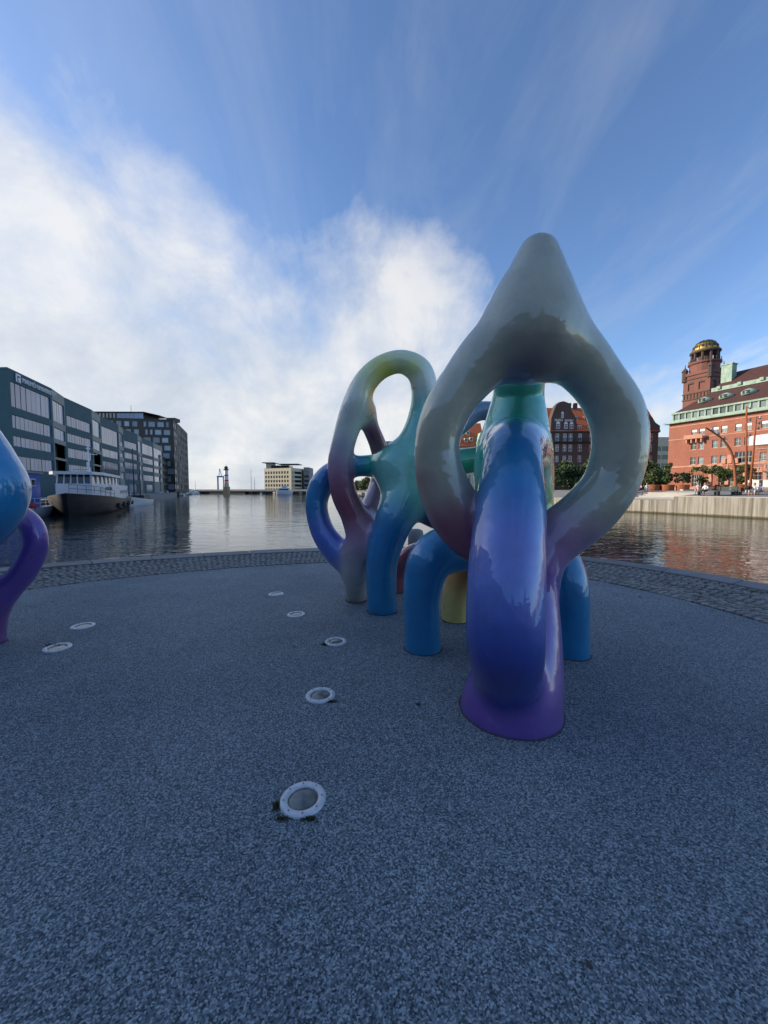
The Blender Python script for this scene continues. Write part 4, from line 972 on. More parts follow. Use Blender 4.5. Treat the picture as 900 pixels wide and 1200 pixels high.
# white ferry before it
fp_ = at(334, 575, 190); fe = thing('ferry', 'small white ferry moored before the yellow building', 'boat', (fp_.x - 4, fp_.y, -1.2), 0)
hm, dm = hull_mesh(8, 2.6, 1.7, sheer=.3, rake=.6); hm.build('hull', M['white_paint'], fe, True); dm.build('deck', M['stone_grey'], fe)
box_part('cabin', M['white_paint'], fe, 1, 6.2, -1, 1, 1.6, 3.4); box_part('window_strip', M['dark_glass'], fe, 1.2, 6, -1.03, -1.003, 2.4, 2.9); box_part('bridge', M['white_paint'], fe, 2.6, 5, -.8, .8, 3.41, 4.4)
# low far shore
for x0, x1, D, z1, nm in ((150, 250, 420, 2.2, 'far_shore'), (262, 470, 300, 1.8, 'far_shore')):
    a, b = at(x0, 575, D), at(x1, 575, D)
    tag(MB().box(a.x, b.x, D, D + 120, -3, z1 - 1.2).build(nm, M['stone_grey']), kind='structure')

# ------------------------------------------------------------------ the red brick post office
GZ = 1.32
PX, PY = 77.0, 105.0; fd = Vector((0.375, -0.927, 0))       # far corner, and along the front towards the camera's side
po = thing('post_office', 'large red brick post office with copper gallery and brown roof', 'building', (PX, PY, GZ), math.atan2(fd.y, fd.x))
# local x runs along the front from the far corner, local -y faces out?  (right of walking direction)
inward = Vector((-fd.y, fd.x, 0))                               # local +y in the world
def pf(x, y, back=0.0):
    """pixel -> (s, z) on the front plane moved back by metres"""
    d = ray(x, y); o = Vector((PX, PY, 0)) + inward * back; t = (o - Vector((0, 0, CAMH))).dot(inward) / d.dot(inward)
    q = Vector((0, 0, CAMH)) + d * t; return (q - o).dot(fd), q.z - GZ
EAVE = pf(782, 498)[1]; LF = 64.0
holes = []; kinds = []
pairs = [(813, 822), (838, 848), (864.5, 876), (895, 906), (926, 939), (962, 977)]
rowz = [(pf(813, 511)[1], pf(813, 503.5)[1]), (pf(813, 527)[1], pf(813, 518.5)[1]), (pf(813, 544.5)[1], pf(813, 536)[1])]
for pi, (a, b) in enumerate(pairs):
    for px in (a, b):
        sx = pf(px, 520)[0]
        for k, (z0, z1) in enumerate(rowz):
            if k == 2 and pi == 2: continue
            holes.append((sx - .62, sx + .62, z0, z1)); kinds.append('w')
bx0, bx1 = pf(861, 540)[0], pf(881, 540)[0]
holes.append((bx0, bx1, rowz[2][0] - 1.3, rowz[2][1] + .6)); kinds.append('big')
gx = [(pf(811, 560)[0], pf(823, 560)[0]), (pf(842, 560)[0], pf(852, 560)[0]), (pf(855, 560)[0], pf(862, 560)[0]), (pf(870, 560)[0], pf(880, 560)[0]), (pf(886, 560)[0], pf(893, 560)[0]), (pf(897, 560)[0], pf(907, 560)[0])]
for a, b in gx: holes.append((a, b, .9, 3.9)); kinds.append('door')
holes = [tuple(float(v) for v in h) for h in holes]
wl = wall_mesh('wall', LF, EAVE, holes, .35).build('front_wall', M['red_brick'], po)
M['po_frame'] = mat('grey window frame', (.42, .44, .42), .6); M['blind'] = glass_mat('window with pale blind', (.16, .19, .19), .1, .6)
for h, kd in zip(holes, kinds):
    window(wl, h, .28, M['po_frame'], M['blind'] if kd == 'w' else M['dark_glass'], (1, 1) if kd == 'w' else (4, 2), .1)
    if kd == 'w':
        w_ = h[1] - h[0]; z = h[3]
        if h[2] > rowz[0][0] - .1: box_part('blind', M['white_paint'], wl, h[0] + .1, h[1] - .1, .15, .17, z - .62, z - .02)
        arc = [(h[0] - .1, z)] + [(h[0] + w_ * t, z + .22 * math.sin(math.pi * t) + .02) for t in (0.1, .3, .5, .7, .9)] + [(h[1] + .1, z)]
        pr = [(x, zz_) for x, zz_ in arc] + [(x, zz_ + .22) for x, zz_ in arc[::-1]]
        MB().extrude_xz(pr, -.04, .1).build('arch', M['red_brick'], wl)
        MB().box(h[0] - .1, h[1] + .1, -.06, .1, h[2] - .14, h[2] - .005).build('sill', M['sandstone'], wl)
box_part('side_wall', M['red_brick'], po, 0.001, .4, .01, 22, 0, EAVE - .01); box_part('rear_wall', M['red_brick'], po, .41, LF, 21.6, 22, 0, EAVE - .01)
zb = pf(800, 548)[1]; z2 = pf(800, 512)[1]; z3 = pf(800, 500.5)[1]
for i, (z, hgt, pr) in enumerate(((zb, .45, .14), (rowz[0][0] - .55, .22, .08), (EAVE - 1.05, .25, .10))):
    box_part('string_course', M['sandstone'], po, -.1, LF, -pr, -.004, z, z + hgt)
box_part('plinth', M['sandstone'], po, -.2, LF, -.3, -.004, 0, .75)
box_part('cornice', M['copper'], po, -1.0, LF, -1.1, .6, EAVE + .004, EAVE + .42)
gz0 = EAVE + .42; gz1 = EAVE + 2.9
box_part('gallery_base', M['copper'], po, .4, LF, .3, .8, gz0, gz0 + .55)
box_part('gallery_back', M['dark_glass'], po, .5, LF, .72, .78, gz0 + .55, gz1 - .4)
for k in range(42):
    x = .45 + k * 1.5; box_part('gallery_post', M['copper'], po, x, x + .32, .32, .71, gz0 + .551, gz1 - .4)
    box_part('gallery_pane', M['blind'], po, x + .36, x + 1.46, .6, .64, gz0 + .56, gz1 - .41)
box_part('gallery_head', M['copper'], po, .2, LF, .1, .9, gz1 - .399, gz1)
# lower roof, copper break, upper roof
yb_, yr = 9.5, 15.5; zm = pf(870, 452.2, yb_)[1]; zr = pf(880, 431.7, yr)[1]
MB().add([(.6, .5, gz1), (LF, .5, gz1), (LF, yb_, zm), (4.6, yb_, zm), (.6, 25, gz1), (LF, 25, gz1)], [(0, 1, 2, 3), (0, 3, 4), (2, 5, 4, 3)]).build('lower_roof', M['roof_brown'], po)
box_part('roof_break', M['copper'], po, 4.6, LF, yb_ - .5, yb_ + 1.5, zm - .15, zm + .85)
for k in range(12): box_part('vent', M['copper'], po, 6 + k * 4.4, 6.8 + k * 4.4, yb_ - .9, yb_ - .51, zm + .3, zm + 1.0)
MB().add([(4.8, yb_ + .2, zm + .86), (LF, yb_ + .2, zm + .86), (LF, yr, zr), (7.0, yr, zr), (4.8, 22, zm), (LF, 22, zm)], [(0, 1, 2, 3), (0, 3, 4), (2, 5, 4, 3)]).build('upper_roof', M['roof_brown'], po)
for px, py_ in ((826, 480), (851, 476), (877.6, 470)):
    bk = 4.6; sx, z = pf(px, py_, bk); z = gz1 + (bk - .5) / (yb_ - .5) * (zm - gz1) + .35
    dm_ = MB().lathe([(1.1, -1.0), (1.2, -.2), (1.0, .35), (.5, .7), (.08, .95)], 12).build('dormer', M['copper'], po, True, loc=(sx, bk, z)); dm_.scale = (1.25, 1.3, .85)
    MB().box(-.5, .5, -1.15, -.9, -.6, .2).build('dormer_window', M['dark_glass'], dm_)
sx, z = pf(854, 438, 12.5); MB().box(sx - 1.2, sx + 1.2, 11.5, 13.6, z - 2.8, z + 2.2).box(sx - 1.35, sx + 1.35, 11.35, 13.75, z + 2.2, z + 2.5).build('copper_stack', M['copper'], po)
# balcony on the front
b0x, z0 = pf(805, 515); b1x, z1 = pf(827, 509)
z0, z1 = pf(813, 517)[1], pf(813, 511.5)[1]
bal = MB().box(b0x, b1x, -1.3, -.005, z0 + .5, z0 + .8).build('balcony', M['sandstone'], po)
box_part('balustrade', M['sandstone'], bal, b0x, b1x, -1.3, -1.1, z0 + .801, z1 + .35)
for k in range(4): MB().extrude_xz([(0, z0 - .5), (.3, z0 - .5), (.3, z0 + .499), (0, z0 + .499)], -1.0, -.006).build('corbel', M['sandstone'], bal, loc=(b0x + .3 + k * (b1x - b0x - .9) / 3, 0, 0))
# sandstone entrance terrace with piers and balustrade
tx0, tx1 = pf(836, 560)[0], LF
ter = MB().box(tx0, tx1, -2.6, -.31, 0, 1.0).build('entrance_terrace', M['sandstone'], po)
for k in range(9):
    x = tx0 + .2 + k * 3.4
    MB().box(x, x + .7, -2.5, -1.9, 1.0, 4.4).box(x - .12, x + .82, -2.6, -1.8, 4.4, 4.65).lathe([(.28, 4.65), (.36, 5.0), (.2, 5.5), (.06, 6.1)], 8, (x + .35, -2.2, 0)).build('pier', M['sandstone'], ter)
    if k < 8:
        MB().box(x + .71, x + 3.39, -2.45, -2.0, 4.0, 4.38).build('lintel', M['sandstone'], ter); MB().box(x + .71, x + 3.39, -2.4, -2.1, 4.9, 5.1).build('top_rail', M['sandstone'], ter)
        for q in range(5): box_part('baluster', M['sandstone'], ter, x + .9 + q * .52, x + 1.1 + q * .52, -2.35, -2.15, 4.381, 4.9)
# step pavilion, scaffold and its white sheeting
for k in range(3): box_part('front_gable', M['sandstone'], po, pf(846, 550)[0] + k * 1.2, pf(846, 550)[0] + k * 1.2 + .9, -.5, -.006, zb + .45, zb + 1.6 + (k == 1) * .9)
s0 = pf(884, 520, -5.4)[0]; zt = pf(884, 522, -5.4)[1]
scf = thing('scaffold', 'tall scaffold against the post office topped by white sheeting', 'scaffold', tuple(Vector((PX, PY, GZ)) + fd * s0 - inward * 5.4), math.atan2(fd.y, fd.x))
for k in range(6):
    for y in (0, 2.2):
        MB().tube([(k * 2.4, y, 0), (k * 2.4, y, zt)], .05, 6).build('standard', M['steel'], scf)
for z in (2.2, 4.4, 6.6, 8.8):
    if z < zt: box_part('deck', M['pale_conc'], scf, 0, 12, .1, 2.1, z, z + .08); MB().tube([(0, 0, z + 1), (12, 0, z + 1)], .04, 5).build('guard_rail', M['steel'], scf)
for k in range(5): MB().tube([(k * 2.4, -.06, 0.2), (k * 2.4 + 2.4, -.06, 2.2)], .035, 5).build('brace', M['steel'], scf)
MB().add([(-.5, -.8, zt), (14, -.8, zt), (14, 3, zt), (-.5, 3, zt), (-.5, -.8, zt + 2.0), (14, -.8, zt + 2.6), (14, 3, zt + 3.2), (-.5, 3, zt + 2.5)], [(3, 2, 1, 0), (4, 5, 6, 7), (0, 1, 5, 4), (1, 2, 6, 5), (2, 3, 7, 6), (3, 0, 4, 7)]).build('sheeting', M['tarp'], scf)
for k in range(3): box_part('site_cabin', M['steel'], scf, k * 3.2, k * 3.2 + 2.6, -3.2, -.6, 0, 2.1)

# tower with its open lantern and gilded dome
TW = 7.0; tn = Vector((PX, PY, 0)) + inward * 17.0 - fd * (TW + .02)
tq = thing('domed_tower', 'square brown brick tower with open lantern and gilded dome', 'tower', (tn.x, tn.y, GZ), math.atan2(fd.y, fd.x))
z_sq = 35.0 - GZ
hl = [(1.3, 2.9, 29.3, 31.3), (4.1, 5.7, 29.3, 31.3)]
def tower_face(a, b):
    wl_, _ = facade(tq, a, b, 0, z_sq, hl, M['tower_brick'], 'wall', .4)
    for h in hl:
        box_part('louvre', M['tower_brick'], wl_, h[0], h[1], .3, .38, h[2], h[3])
        w2 = (h[1] - h[0]) / 2; MB().extrude_xz([((h[0] + h[1]) / 2 + math.cos(t) * w2, h[3] + math.sin(t) * w2 * .8) for t in np.linspace(0, math.pi, 9)], -.05, -.004).build('arch', M['dark_brick'], wl_)
    for z in (26.6, 28.3, 32.5): MB().box(-.15, TW + .15, -.2, -.005, z, z + .3).build('band', M['dark_brick'], wl_)
    for k in range(8): box_part('corbel', M['dark_brick'], wl_, .2 + k * .87, .5 + k * .87, -.18, -.006, 27.1, 28.2)
c4 = [Vector((0, 0, 0)), Vector((TW, 0, 0)), Vector((TW, TW, 0)), Vector((0, TW, 0))]
for k in range(4): tower_face(c4[k], c4[(k + 1) % 4])
box_part('parapet', M['tower_brick'], tq, -.3, TW + .3, -.3, TW + .3, z_sq + .002, z_sq + .8)
for x, y in ((.2, .2), (TW - .2, .2), (TW - .3, TW - .3), (.3, TW - .3)):
    MB().lathe([(.75, z_sq - 1.5), (.75, z_sq + 1.4), (.95, z_sq + 1.6), (.6, z_sq + 2.2), (.15, z_sq + 2.7), (.05, z_sq + 3.8)], 8, (x, y, 0)).build('turret', M['dark_brick'], tq)
cx = TW / 2; zD = z_sq + .8
MB().lathe([(3.6, zD), (3.6, zD + 2.2), (4.0, zD + 2.5), (4.0, zD + 3.0), (3.7, zD + 3.05)], 20, (cx, cx, 0)).build('drum', M['tower_brick'], tq)
for k in range(10):
    a = 2 * math.pi * k / 10; MB().tube([(cx + 3.1 * math.cos(a), cx + 3.1 * math.sin(a), zD + 3), (cx + 3.1 * math.cos(a), cx + 3.1 * math.sin(a), zD + 5.6)], .33, 6).build('column', M['dark_brick'], tq)
MB().lathe([(1.5, zD + 3), (1.5, zD + 5.6)], 12, (cx, cx, 0)).build('core', M['dark_brick'], tq)
for k in range(20):
    a = 2 * math.pi * k / 20; MB().tube([(cx + 3.75 * math.cos(a), cx + 3.75 * math.sin(a), zD + 3), (cx + 3.75 * math.cos(a), cx + 3.75 * math.sin(a), zD + 3.9)], .1, 4).build('baluster', M['dark_brick'], tq)
MB().lathe([(3.5, zD + 5.6), (3.7, zD + 5.8), (3.7, zD + 6.2), (3.4, zD + 6.3)], 24, (cx, cx, 0)).build('ring_beam', M['dark_brick'], tq)
DR = 3.05; zd0 = zD + 6.3
MB().lathe([(DR * math.cos(t), zd0 + DR * 1.02 * math.sin(t)) for t in np.linspace(0, 1.53, 9)], 24, (cx, cx, 0)).build('dome', M['gold'], tq, True)
for k in range(12):
    a = 2 * math.pi * k / 12; MB().tube([(cx + (DR + .04) * math.cos(t) * math.cos(a), cx + (DR + .04) * math.cos(t) * math.sin(a), zd0 + (DR + .04) * 1.02 * math.sin(t)) for t in np.linspace(0, 1.35, 8)], .13, 5).build('dome_rib', M['dark_metal'], tq)
    a2 = a + math.pi / 12
    for el in (.38, .8):
        p = Vector((math.cos(el) * math.cos(a2), math.cos(el) * math.sin(a2), math.sin(el))) * (DR + .03); MB().lathe([(.36, 0), (.4, .1), (.2, .2)], 8).build('rosette', M['dark_metal'], tq, loc=(cx + p.x, cx + p.y, zd0 + p.z)).rotation_euler = p.to_track_quat('Z', 'Y').to_euler()
for el in (0.02, .58): MB().tube([(cx + (DR + .05) * math.cos(el) * math.cos(t), cx + (DR + .05) * math.cos(el) * math.sin(t), zd0 + (DR + .05) * math.sin(el)) for t in np.linspace(0, 2 * math.pi, 25)], .16, 5, False).build('dome_hoop', M['gold'], tq)

# ------------------------------------------------------------------ gabled brick house row and neighbours
def gabled_house(name, label, x0, x1, D, eave_y, ridge_y, wallm, roofm, win_px, rows, gable=None, dormers=(), depth=14, fr='white_paint'):
    a, b = at(x0, 575, D), at(x1, 575, D); ze = at(x0, eave_y, D).z - GZ; zr_ = at(x0, ridge_y, D + depth / 2).z - GZ; Lx = b.x - a.x
    h = thing(name, label, 'building', (a.x, D, GZ)); S = D / 451
    hol = []
    for px in win_px:
        x = (px - x0) * S
        for (ya, yb2, wpx) in rows:
            hol.append((x - wpx * S / 2, x + wpx * S / 2, at(px, yb2, D).z - GZ, at(px, ya, D).z - GZ))
    hol = [q for q in hol if q[0] > .2 and q[1] < Lx - .2 and q[2] > .3 and q[3] < ze - .2]
    wl_, _ = facade(h, (0, 0, 0), (Lx, 0, 0), 0, ze, hol, wallm)
    for q in hol: window(wl_, q, .22, M[fr], M['dark_glass'], (1, 1), .16); 
    for xx in (0, Lx):
        MB().add([(xx, 0, 0), (xx, depth, 0), (xx, depth, ze), (xx, depth / 2, zr_), (xx, 0, ze)], [(0, 1, 2, 3, 4) if xx else (4, 3, 2, 1, 0)]).build('end_wall', wallm, h)
    MB().add([(-.4, -.5, ze - .1), (Lx + .4, -.5, ze - .1), (Lx + .4, depth / 2, zr_), (-.4, depth / 2, zr_), (Lx + .4, depth + .5, ze - .1), (-.4, depth + .5, ze - .1)], [(0, 1, 2, 3), (3, 2, 4, 5)]).build('roof', roofm, h)
    MB().box(-.3, Lx + .3, -.55, -.005, ze - .35, ze - .12).build('cornice', M['dark_metal'], h)
    if gable:
        g0, g1, pts = gable
        poly = [((px - x0) * S, at(px, py_, D).z - GZ) for px, py_ in pts]
        gw = MB().extrude_xz(poly[::-1], -.35, 2.0).build('gable', wallm, h)
        return h, wl_, S, gw
    return h, wl_, S, None
hrow, hw, S, gw = gabled_house('gabled_house', 'dark brick house with rounded gable and orange roof behind the trees', 634, 769, 130, 505, 478, M['dark_brick'], M['roof_orange'],
    [643, 651.5, 660.3, 667, 678, 691, 703, 714, 725, 736, 747, 760], [(508, 517, 4.4), (521, 529, 4.4), (534, 541.5, 4.2), (547, 555, 4.2), (561, 569, 4.4)],
    (642, 676, [(643, 505), (643.5, 490), (646, 482), (648.5, 475), (652, 471.5), (657, 470.3), (662, 472), (665, 475.5), (667, 482), (672, 490), (674, 505)]))
for px, y0, y1, wp_ in ((651.5, 496.3, 502.5, 4.4), (660.5, 496.5, 502.5, 4), (667, 496.5, 502.5, 4), (656.3, 484, 490, 2.6)):
    h = ((px - wp_ / 2 - 634) * S, (px + wp_ / 2 - 634) * S, at(px, y1, 130).z - GZ, at(px, y0, 130).z - GZ)
    o = window(gw, h, -.28, M['white_paint'], M['dark_glass'], (1, 1), .14)
    w2 = (h[1] - h[0]) / 2; MB().extrude_xz([(w2 + math.cos(t) * w2, h[3] - h[2] + math.sin(t) * w2) for t in np.linspace(0, math.pi, 9)], 0, .05).build('arch_head', M['white_paint'], o)
rs = random.Random(3)
def marks(y, x0, x1, hgt, step):
    mb = MB(); x = x0
    while x < x1:
        wd2 = rs.uniform(.4, .9) * step; p = at(x, y, 130); X = (x - 634) * S; z = p.z - GZ; hh = hgt * S * rs.uniform(.7, 1)
        mb.box(X, X + .16, -.46, -.37, z, z + hh).box(X + .17, X + wd2 * S * .8, -.46, -.37, z + rs.choice([0, hh * .5, hh - .16]), z + rs.choice([.16, hh * .5 + .16, hh]) + .01); x += step
    return mb
marks(494, 647.5, 656, 3.2, 1.6).build('lettering', M['white_paint'], gw); marks(494, 659, 668.5, 2.6, 1.5).build('lettering', M['white_paint'], gw); marks(505.9, 649, 668, 1.3, 1.3).build('lettering', M['white_paint'], gw)
bz = at(660, 518.3, 130).z - GZ
balc = MB().box((646 - 634) * S, (694 - 634) * S, -1.3, -.01, bz, bz + .2).build('balcony', M['dark_metal'], hrow)
for k in range(50): box_part('rail_bar', M['dark_metal'], balc, (646 - 634) * S + k * .275, (646 - 634) * S + k * .275 + .05, -1.28, -1.24, bz + .2, bz + 1.1)
box_part('top_rail', M['dark_metal'], balc, (646 - 634) * S, (694 - 634) * S, -1.3, -1.22, bz + 1.1, bz + 1.18)
for px, py_ in ((674.5, 490), (687, 491), (679, 501), (691, 502), (703, 490), (716, 490), (728, 501), (742, 490), (760, 492), (759, 501)):
    back = (505 - py_) / 27 * 7.0 - .5; D = 130 + back; p = at(px, py_, D); X = p.x - hrow.location.x; z = p.z - GZ
    d = box_part('dormer', M['roof_orange'], hrow, X - .75, X + .75, back, back + 2.2, z - 1.0, z + .9); box_part('dormer_window', M['white_paint'], d, .15, 1.35, -.06, -.003, .25, 1.75); box_part('pane', M['dark_glass'], d, .28, .69, -.09, -.061, .4, 1.6); box_part('pane', M['dark_glass'], d, .81, 1.22, -.09, -.061, .4, 1.6)
# stepped side gable at its right end
X0, X1 = (750 - 634) * S, (769.5 - 634) * S
st = [(750, 505), (750, 478.5), (752.5, 479), (754, 484), (758, 488), (761, 490), (762, 494), (768, 498), (769.5, 499), (769.5, 507)]
gq = MB().extrude_xz([((px - 634) * S, at(px, py_, 130).z - GZ) for px, py_ in st][::-1], -.30, .8).build('gable', M['dark_brick'], hrow)
for k, (px, py_) in enumerate(((675.5, 474), (683, 478), (745, 472))): MB().box(-.6, .6, -.5, .5, 0, 2.2).build('chimney', M['dark_brick'], hrow, loc=((px - 634) * S, 7, at(px, 478, 137).z - GZ - .6))
gabled_house('orange_roof_house', 'pale house with orange roof seen through the ring beside the green arm', 528, 566, 150, 523, 496, M['cream'], M['roof_orange'],
    [532, 538, 544, 550, 556, 562], [(525, 533, 3.2), (540, 548, 3.2), (556, 565, 3.2)])
for px, py_, D, sn in ((541, 509, 153, 0), (548, 508, 153, 0), (546, 516, 151, 0), (552, 515, 151, 0), (538, 516, 151, 0)):
    p = at(px, py_, D); o = bpy.data.objects['orange_roof_house']; d = box_part('dormer', M['cream'], o, p.x - o.location.x - .6, p.x - o.location.x + .6, D - 150 - .6, D - 150 + 1.6, p.z - GZ - .8, p.z - GZ + .8); box_part('pane', M['dark_glass'], d, .2, 1.0, -.05, -.003, .3, 1.4)
a = at(558, 575, 149); M['mint'] = mat('mint render', (.33, .55, .42), .8, .08, .5)
mg = thing('mint_gable', 'narrow mint green gabled front beside the orange roofed pale house', 'building', (a.x, 148.6, GZ)); zt_ = at(558, 519, 149).z - GZ; zp = at(561, 507, 149).z - GZ
MB().extrude_xz([(0, 0), (0, zt_), (1.3, zp), (3.2, zp), (4.4, zt_), (4.4, 0)][::-1], 0, 8).build('wall', M['mint'], mg)
for z in (3, 7, 11): 
    f = box_part('window', M['white_paint'], mg, 1.2, 2.4, -.06, -.003, z, z + 2); box_part('pane', M['dark_glass'], f, .12, 1.08, -.03, -.002, .12, 1.88)
# modern block between
a, b = at(764, 575, 160), at(800, 575, 160); H_ = at(770, 516, 160).z - GZ
mo = thing('striped_block', 'modern pale block with dark ribbon windows beside the post office', 'building', (a.x, a.y, GZ)); Lx = b.x - a.x
hol = [(x, x + 2.6, z, z + 1.9) for z in (2.0, 5.5, 9, 12.5, 16) for x in np.arange(.4, Lx - 2.6, 3.0)]
wl, _ = facade(mo, (0, 0, 0), (Lx, 0, 0), 0, H_, hol, M['cream'])
for h in hol: box_part('pane', M['dark_glass'], wl, h[0], h[1], .2, .24, h[2], h[3])
MB().box(0, Lx, .4, 18, 0, H_ - .02).build('body', M['pale_conc'], mo); box_part('roof_storey', M['pale_conc'], mo, 1, Lx - 1, 2, 12, H_, H_ + 1.6)

# ------------------------------------------------------------------ trees and planters
def leaf_cloud(blobs, n, size, seed):
    r = np.random.default_rng(seed); vs = []; fs = []
    vol = np.array([b[3] ** 2 for b in blobs]); pick = r.choice(len(blobs), n, p=vol / vol.sum())
    for i in pick:
        b = blobs[i]; d = r.normal(size=3); d /= np.linalg.norm(d); rad = b[3] * (0.45 + .6 * r.random() ** .6)
        c = np.array(b[:3]) + d * rad * np.array([1, 1, .85]); a = r.normal(size=3); a /= np.linalg.norm(a); e = np.cross(a, r.normal(size=3)); e /= np.linalg.norm(e) + 1e-9
        s = size * (.6 + .8 * r.random()); k = len(vs)
        vs += [tuple(c - a * s), tuple(c + e * s * .55), tuple(c + a * s), tuple(c - e * s * .55)]; fs.append((k, k + 1, k + 2, k + 3))
    m = MB(); m.v = vs; m.f = fs; return m
def tree(name, label, base, H, W, mt, seed, group=None, n=2600, size=.32, low=.22, cat='tree'):
    r = random.Random(seed); t = thing(name, label, cat, base, r.uniform(0, 6), group); tr = MB(); blobs = []
    tr.tube([(0, 0, 0), (.05, .03, H * .3), (-.05, .05, H * .6), (0, 0, H * .85)], [W * .05, W * .04, W * .028, W * .01], 7)
    for k in range(15):
        z = H * r.uniform(low + .05, .93); f = 1 - max(0, (z / H - .5)) * 1.5; a = r.uniform(0, 6.28); rad = W * .5 * f * r.uniform(.25, .85)
        p = (math.cos(a) * rad, math.sin(a) * rad, z); tr.tube([(0, 0, z * .72), (p[0] * .5, p[1] * .5, z * .88), p], [W * .022, W * .015, W * .006], 5)
        blobs.append((*p, W * r.uniform(.13, .25) * (.6 + .4 * f)))
    tr.build('trunk', M['bark'], t); leaf_cloud(blobs, n, size, seed).build('crown', mt, t); return t
TR = [(651, 541, 96, 'leaf_dark', 7.0, 'dark broad tree before the rounded gable, close to the teal trunk'), (663, 538, 98, 'leaf', 6.4, 'pointed mid green tree before the rounded gable'), (672, 545, 95, 'leaf_dark', 6.5, 'low dark tree between the two lighter ones before the gabled house'),
      (687, 539, 98, 'leaf', 6.6, 'lighter green tree under the balcony of the gabled house'), (705, 542, 97, 'leaf_dark', 7, 'dark tree standing behind the grey ring of the sculpture'), (722, 540, 98, 'leaf', 7, 'bushy tree before the middle of the gabled house'), (739, 541, 97, 'leaf_dark', 7, 'dark green tree before the right half of the gabled house'),
      (757, 539, 95, 'leaf', 7.0, 'tall mid green tree at the end of the gabled house'), (775, 552, 96, 'leaf_dark', 6.5, 'low dark tree between gabled house and post office'), (752, 553, 90, 'leaf_yellow', 4.6, 'small yellowish tree at the end of the gabled house'),
      (420, 563, 190, 'leaf', 7, 'distant tree seen through the smaller sculpture on the canal bank'), (428, 559, 180, 'leaf_yellow', 7, 'distant yellowish tree on the canal bank beyond the sculpture'), (437, 561, 175, 'leaf_dark', 7, 'distant dark tree on the canal bank beside a yellowish one'),
      (512, 552, 150, 'leaf', 7, 'green tree on the canal bank near the orange roofed house')]
for i, (px, py_, D, mt, W, lb) in enumerate(TR):
    p = at(px, 573, D); tree('street_tree', lb, (p.x, p.y, GZ - .02 if D < 140 else .9), at(px, py_, D).z - GZ, W, M[mt], i + 20, 'trees along the quay', low=.12)
pot_me = MB().lathe([(.86, 0), (1.0, .1), (1.05, .95), (1.08, 1.0), (1.0, 1.02), (.95, .85), (.05, .82)], 20).mesh('pot', True); pot_me.materials.append(M['rust_pot'])
PLT = [(746, 574.5, 62, 1, .9, 'leaf_dark', 'round rusty planter with sparse plants beside the handrail', 12), (766, 575, 58, 1, 2.6, 'leaf', 'rusty planter with a bushy shrub beside the tree row', 8), (782.5, 575, 57, 1, 3.4, 'leaf', 'rusty planter with a tall loose shrub before the post office corner', 7),
       (800, 575, 56, 1, 1.7, 'leaf_dark', 'rusty planter on a concrete plinth with a round dark shrub', 6), (823, 573.8, 57, 1.1, 1.2, 'leaf_yellow', 'wide rusty planter with low yellowish plants below the thin palm', 5), (846, 574, 56, 1, 2.4, 'leaf', 'rusty planter with a dense round shrub before the entrance terrace', 4), (868, 575.5, 52, 1, 1.2, 'leaf_yellow', 'rusty planter with low grasses between the leaning lamp posts', 3)]
for i, (px, py_, D, sc, hh, mt, lb, sd_) in enumerate(PLT):
    p = at(px, py_, D); z = GZ - .05; t = thing('planter', lb, 'planter', (p.x, p.y, z), 0, 'rusty planters on the plaza'); q = link_mesh('pot', pot_me, None, t); q.scale = (sc * .78, sc * .78, .9)
    r = random.Random(sd_); bl_ = [(r.gauss(0, .38), r.gauss(0, .38), 1.0 + hh * r.uniform(.15, .85), r.uniform(.28, .52) * (1 if hh > 1.4 else .6)) for _ in range(14)]
    leaf_cloud(bl_, 1100 if hh > 1.4 else 420, .15, sd_).build('shrub', M[mt], t); MB().tube([(0, 0, .7), (.03, .02, 1 + hh * .7)], [.07, .03], 5).build('stem', M['bark'], t)
    if i == 3: box_part('plinth', M['pale_conc'], t, -1.1, 1.1, -1.5, -.9, -.35, .25)
for px, py_, D, lb in ((823, 550, 60, 'thin spreading tree behind the wide planter'), (833, 551, 60, 'small leaning thin tree beside the curved lamp post'), (868, 548, 58, 'thin tree between the tall lamp posts and post office')):
    p = at(px, 573, D); r = random.Random(int(px)); t = thing('thin_tree', lb, 'tree', (p.x, p.y, GZ), 0, 'thin plaza trees'); Ht = at(px, py_, D).z - GZ
    MB().tube([(0, 0, 0), (.1, 0, Ht * .5), (.0, .05, Ht)], [.08, .06, .03], 6).build('trunk', M['bark'], t)
    leaf_cloud([(r.gauss(0, .9), r.gauss(0, .6), Ht + r.uniform(-.6, .35), r.uniform(.3, .55)) for _ in range(9)], 700, .16, int(px)).build('crown', M['leaf_yellow'], t)

# ------------------------------------------------------------------ lamp posts, benches, handrail
def lamp_post(label, pts, rad, heads):
    b = Vector(pts[0]); t = thing('lamp_post', label, 'lamp post', b, 0, 'rust red lamp posts'); q = [Vector(p) - b for p in pts]
    sm = [Vector(x[:3]) for x in catmull([tuple(v) for v in q], 6)] if len(q) > 2 else q
    MB().tube(sm, [rad * (1 - .5 * i / max(1, len(sm) - 1)) for i in range(len(sm))], 8).build('mast', M['rust'], t, True)
    for h in heads:
        v = Vector(h) - b; MB().tube([v, v + Vector((.45, 0, .02))], .03, 5).build('arm', M['steel'], t)
        MB().lathe([(.06, 0), (.13, .08), (.13, .3), (.05, .36)], 10).build('spotlight', M['steel'], t, loc=v + Vector((.5, 0, -.15)))
D1 = 44
lamp_post('rust red lamp post bent into a hook over the benches', [at(862.5, 580, D1), at(861, 550, D1), at(857, 530, D1), at(847, 515, D1), at(835, 506, D1), at(827, 501, D1)], .15, [at(837, 509, D1), at(829, 504, D1), at(844, 514, D1)])
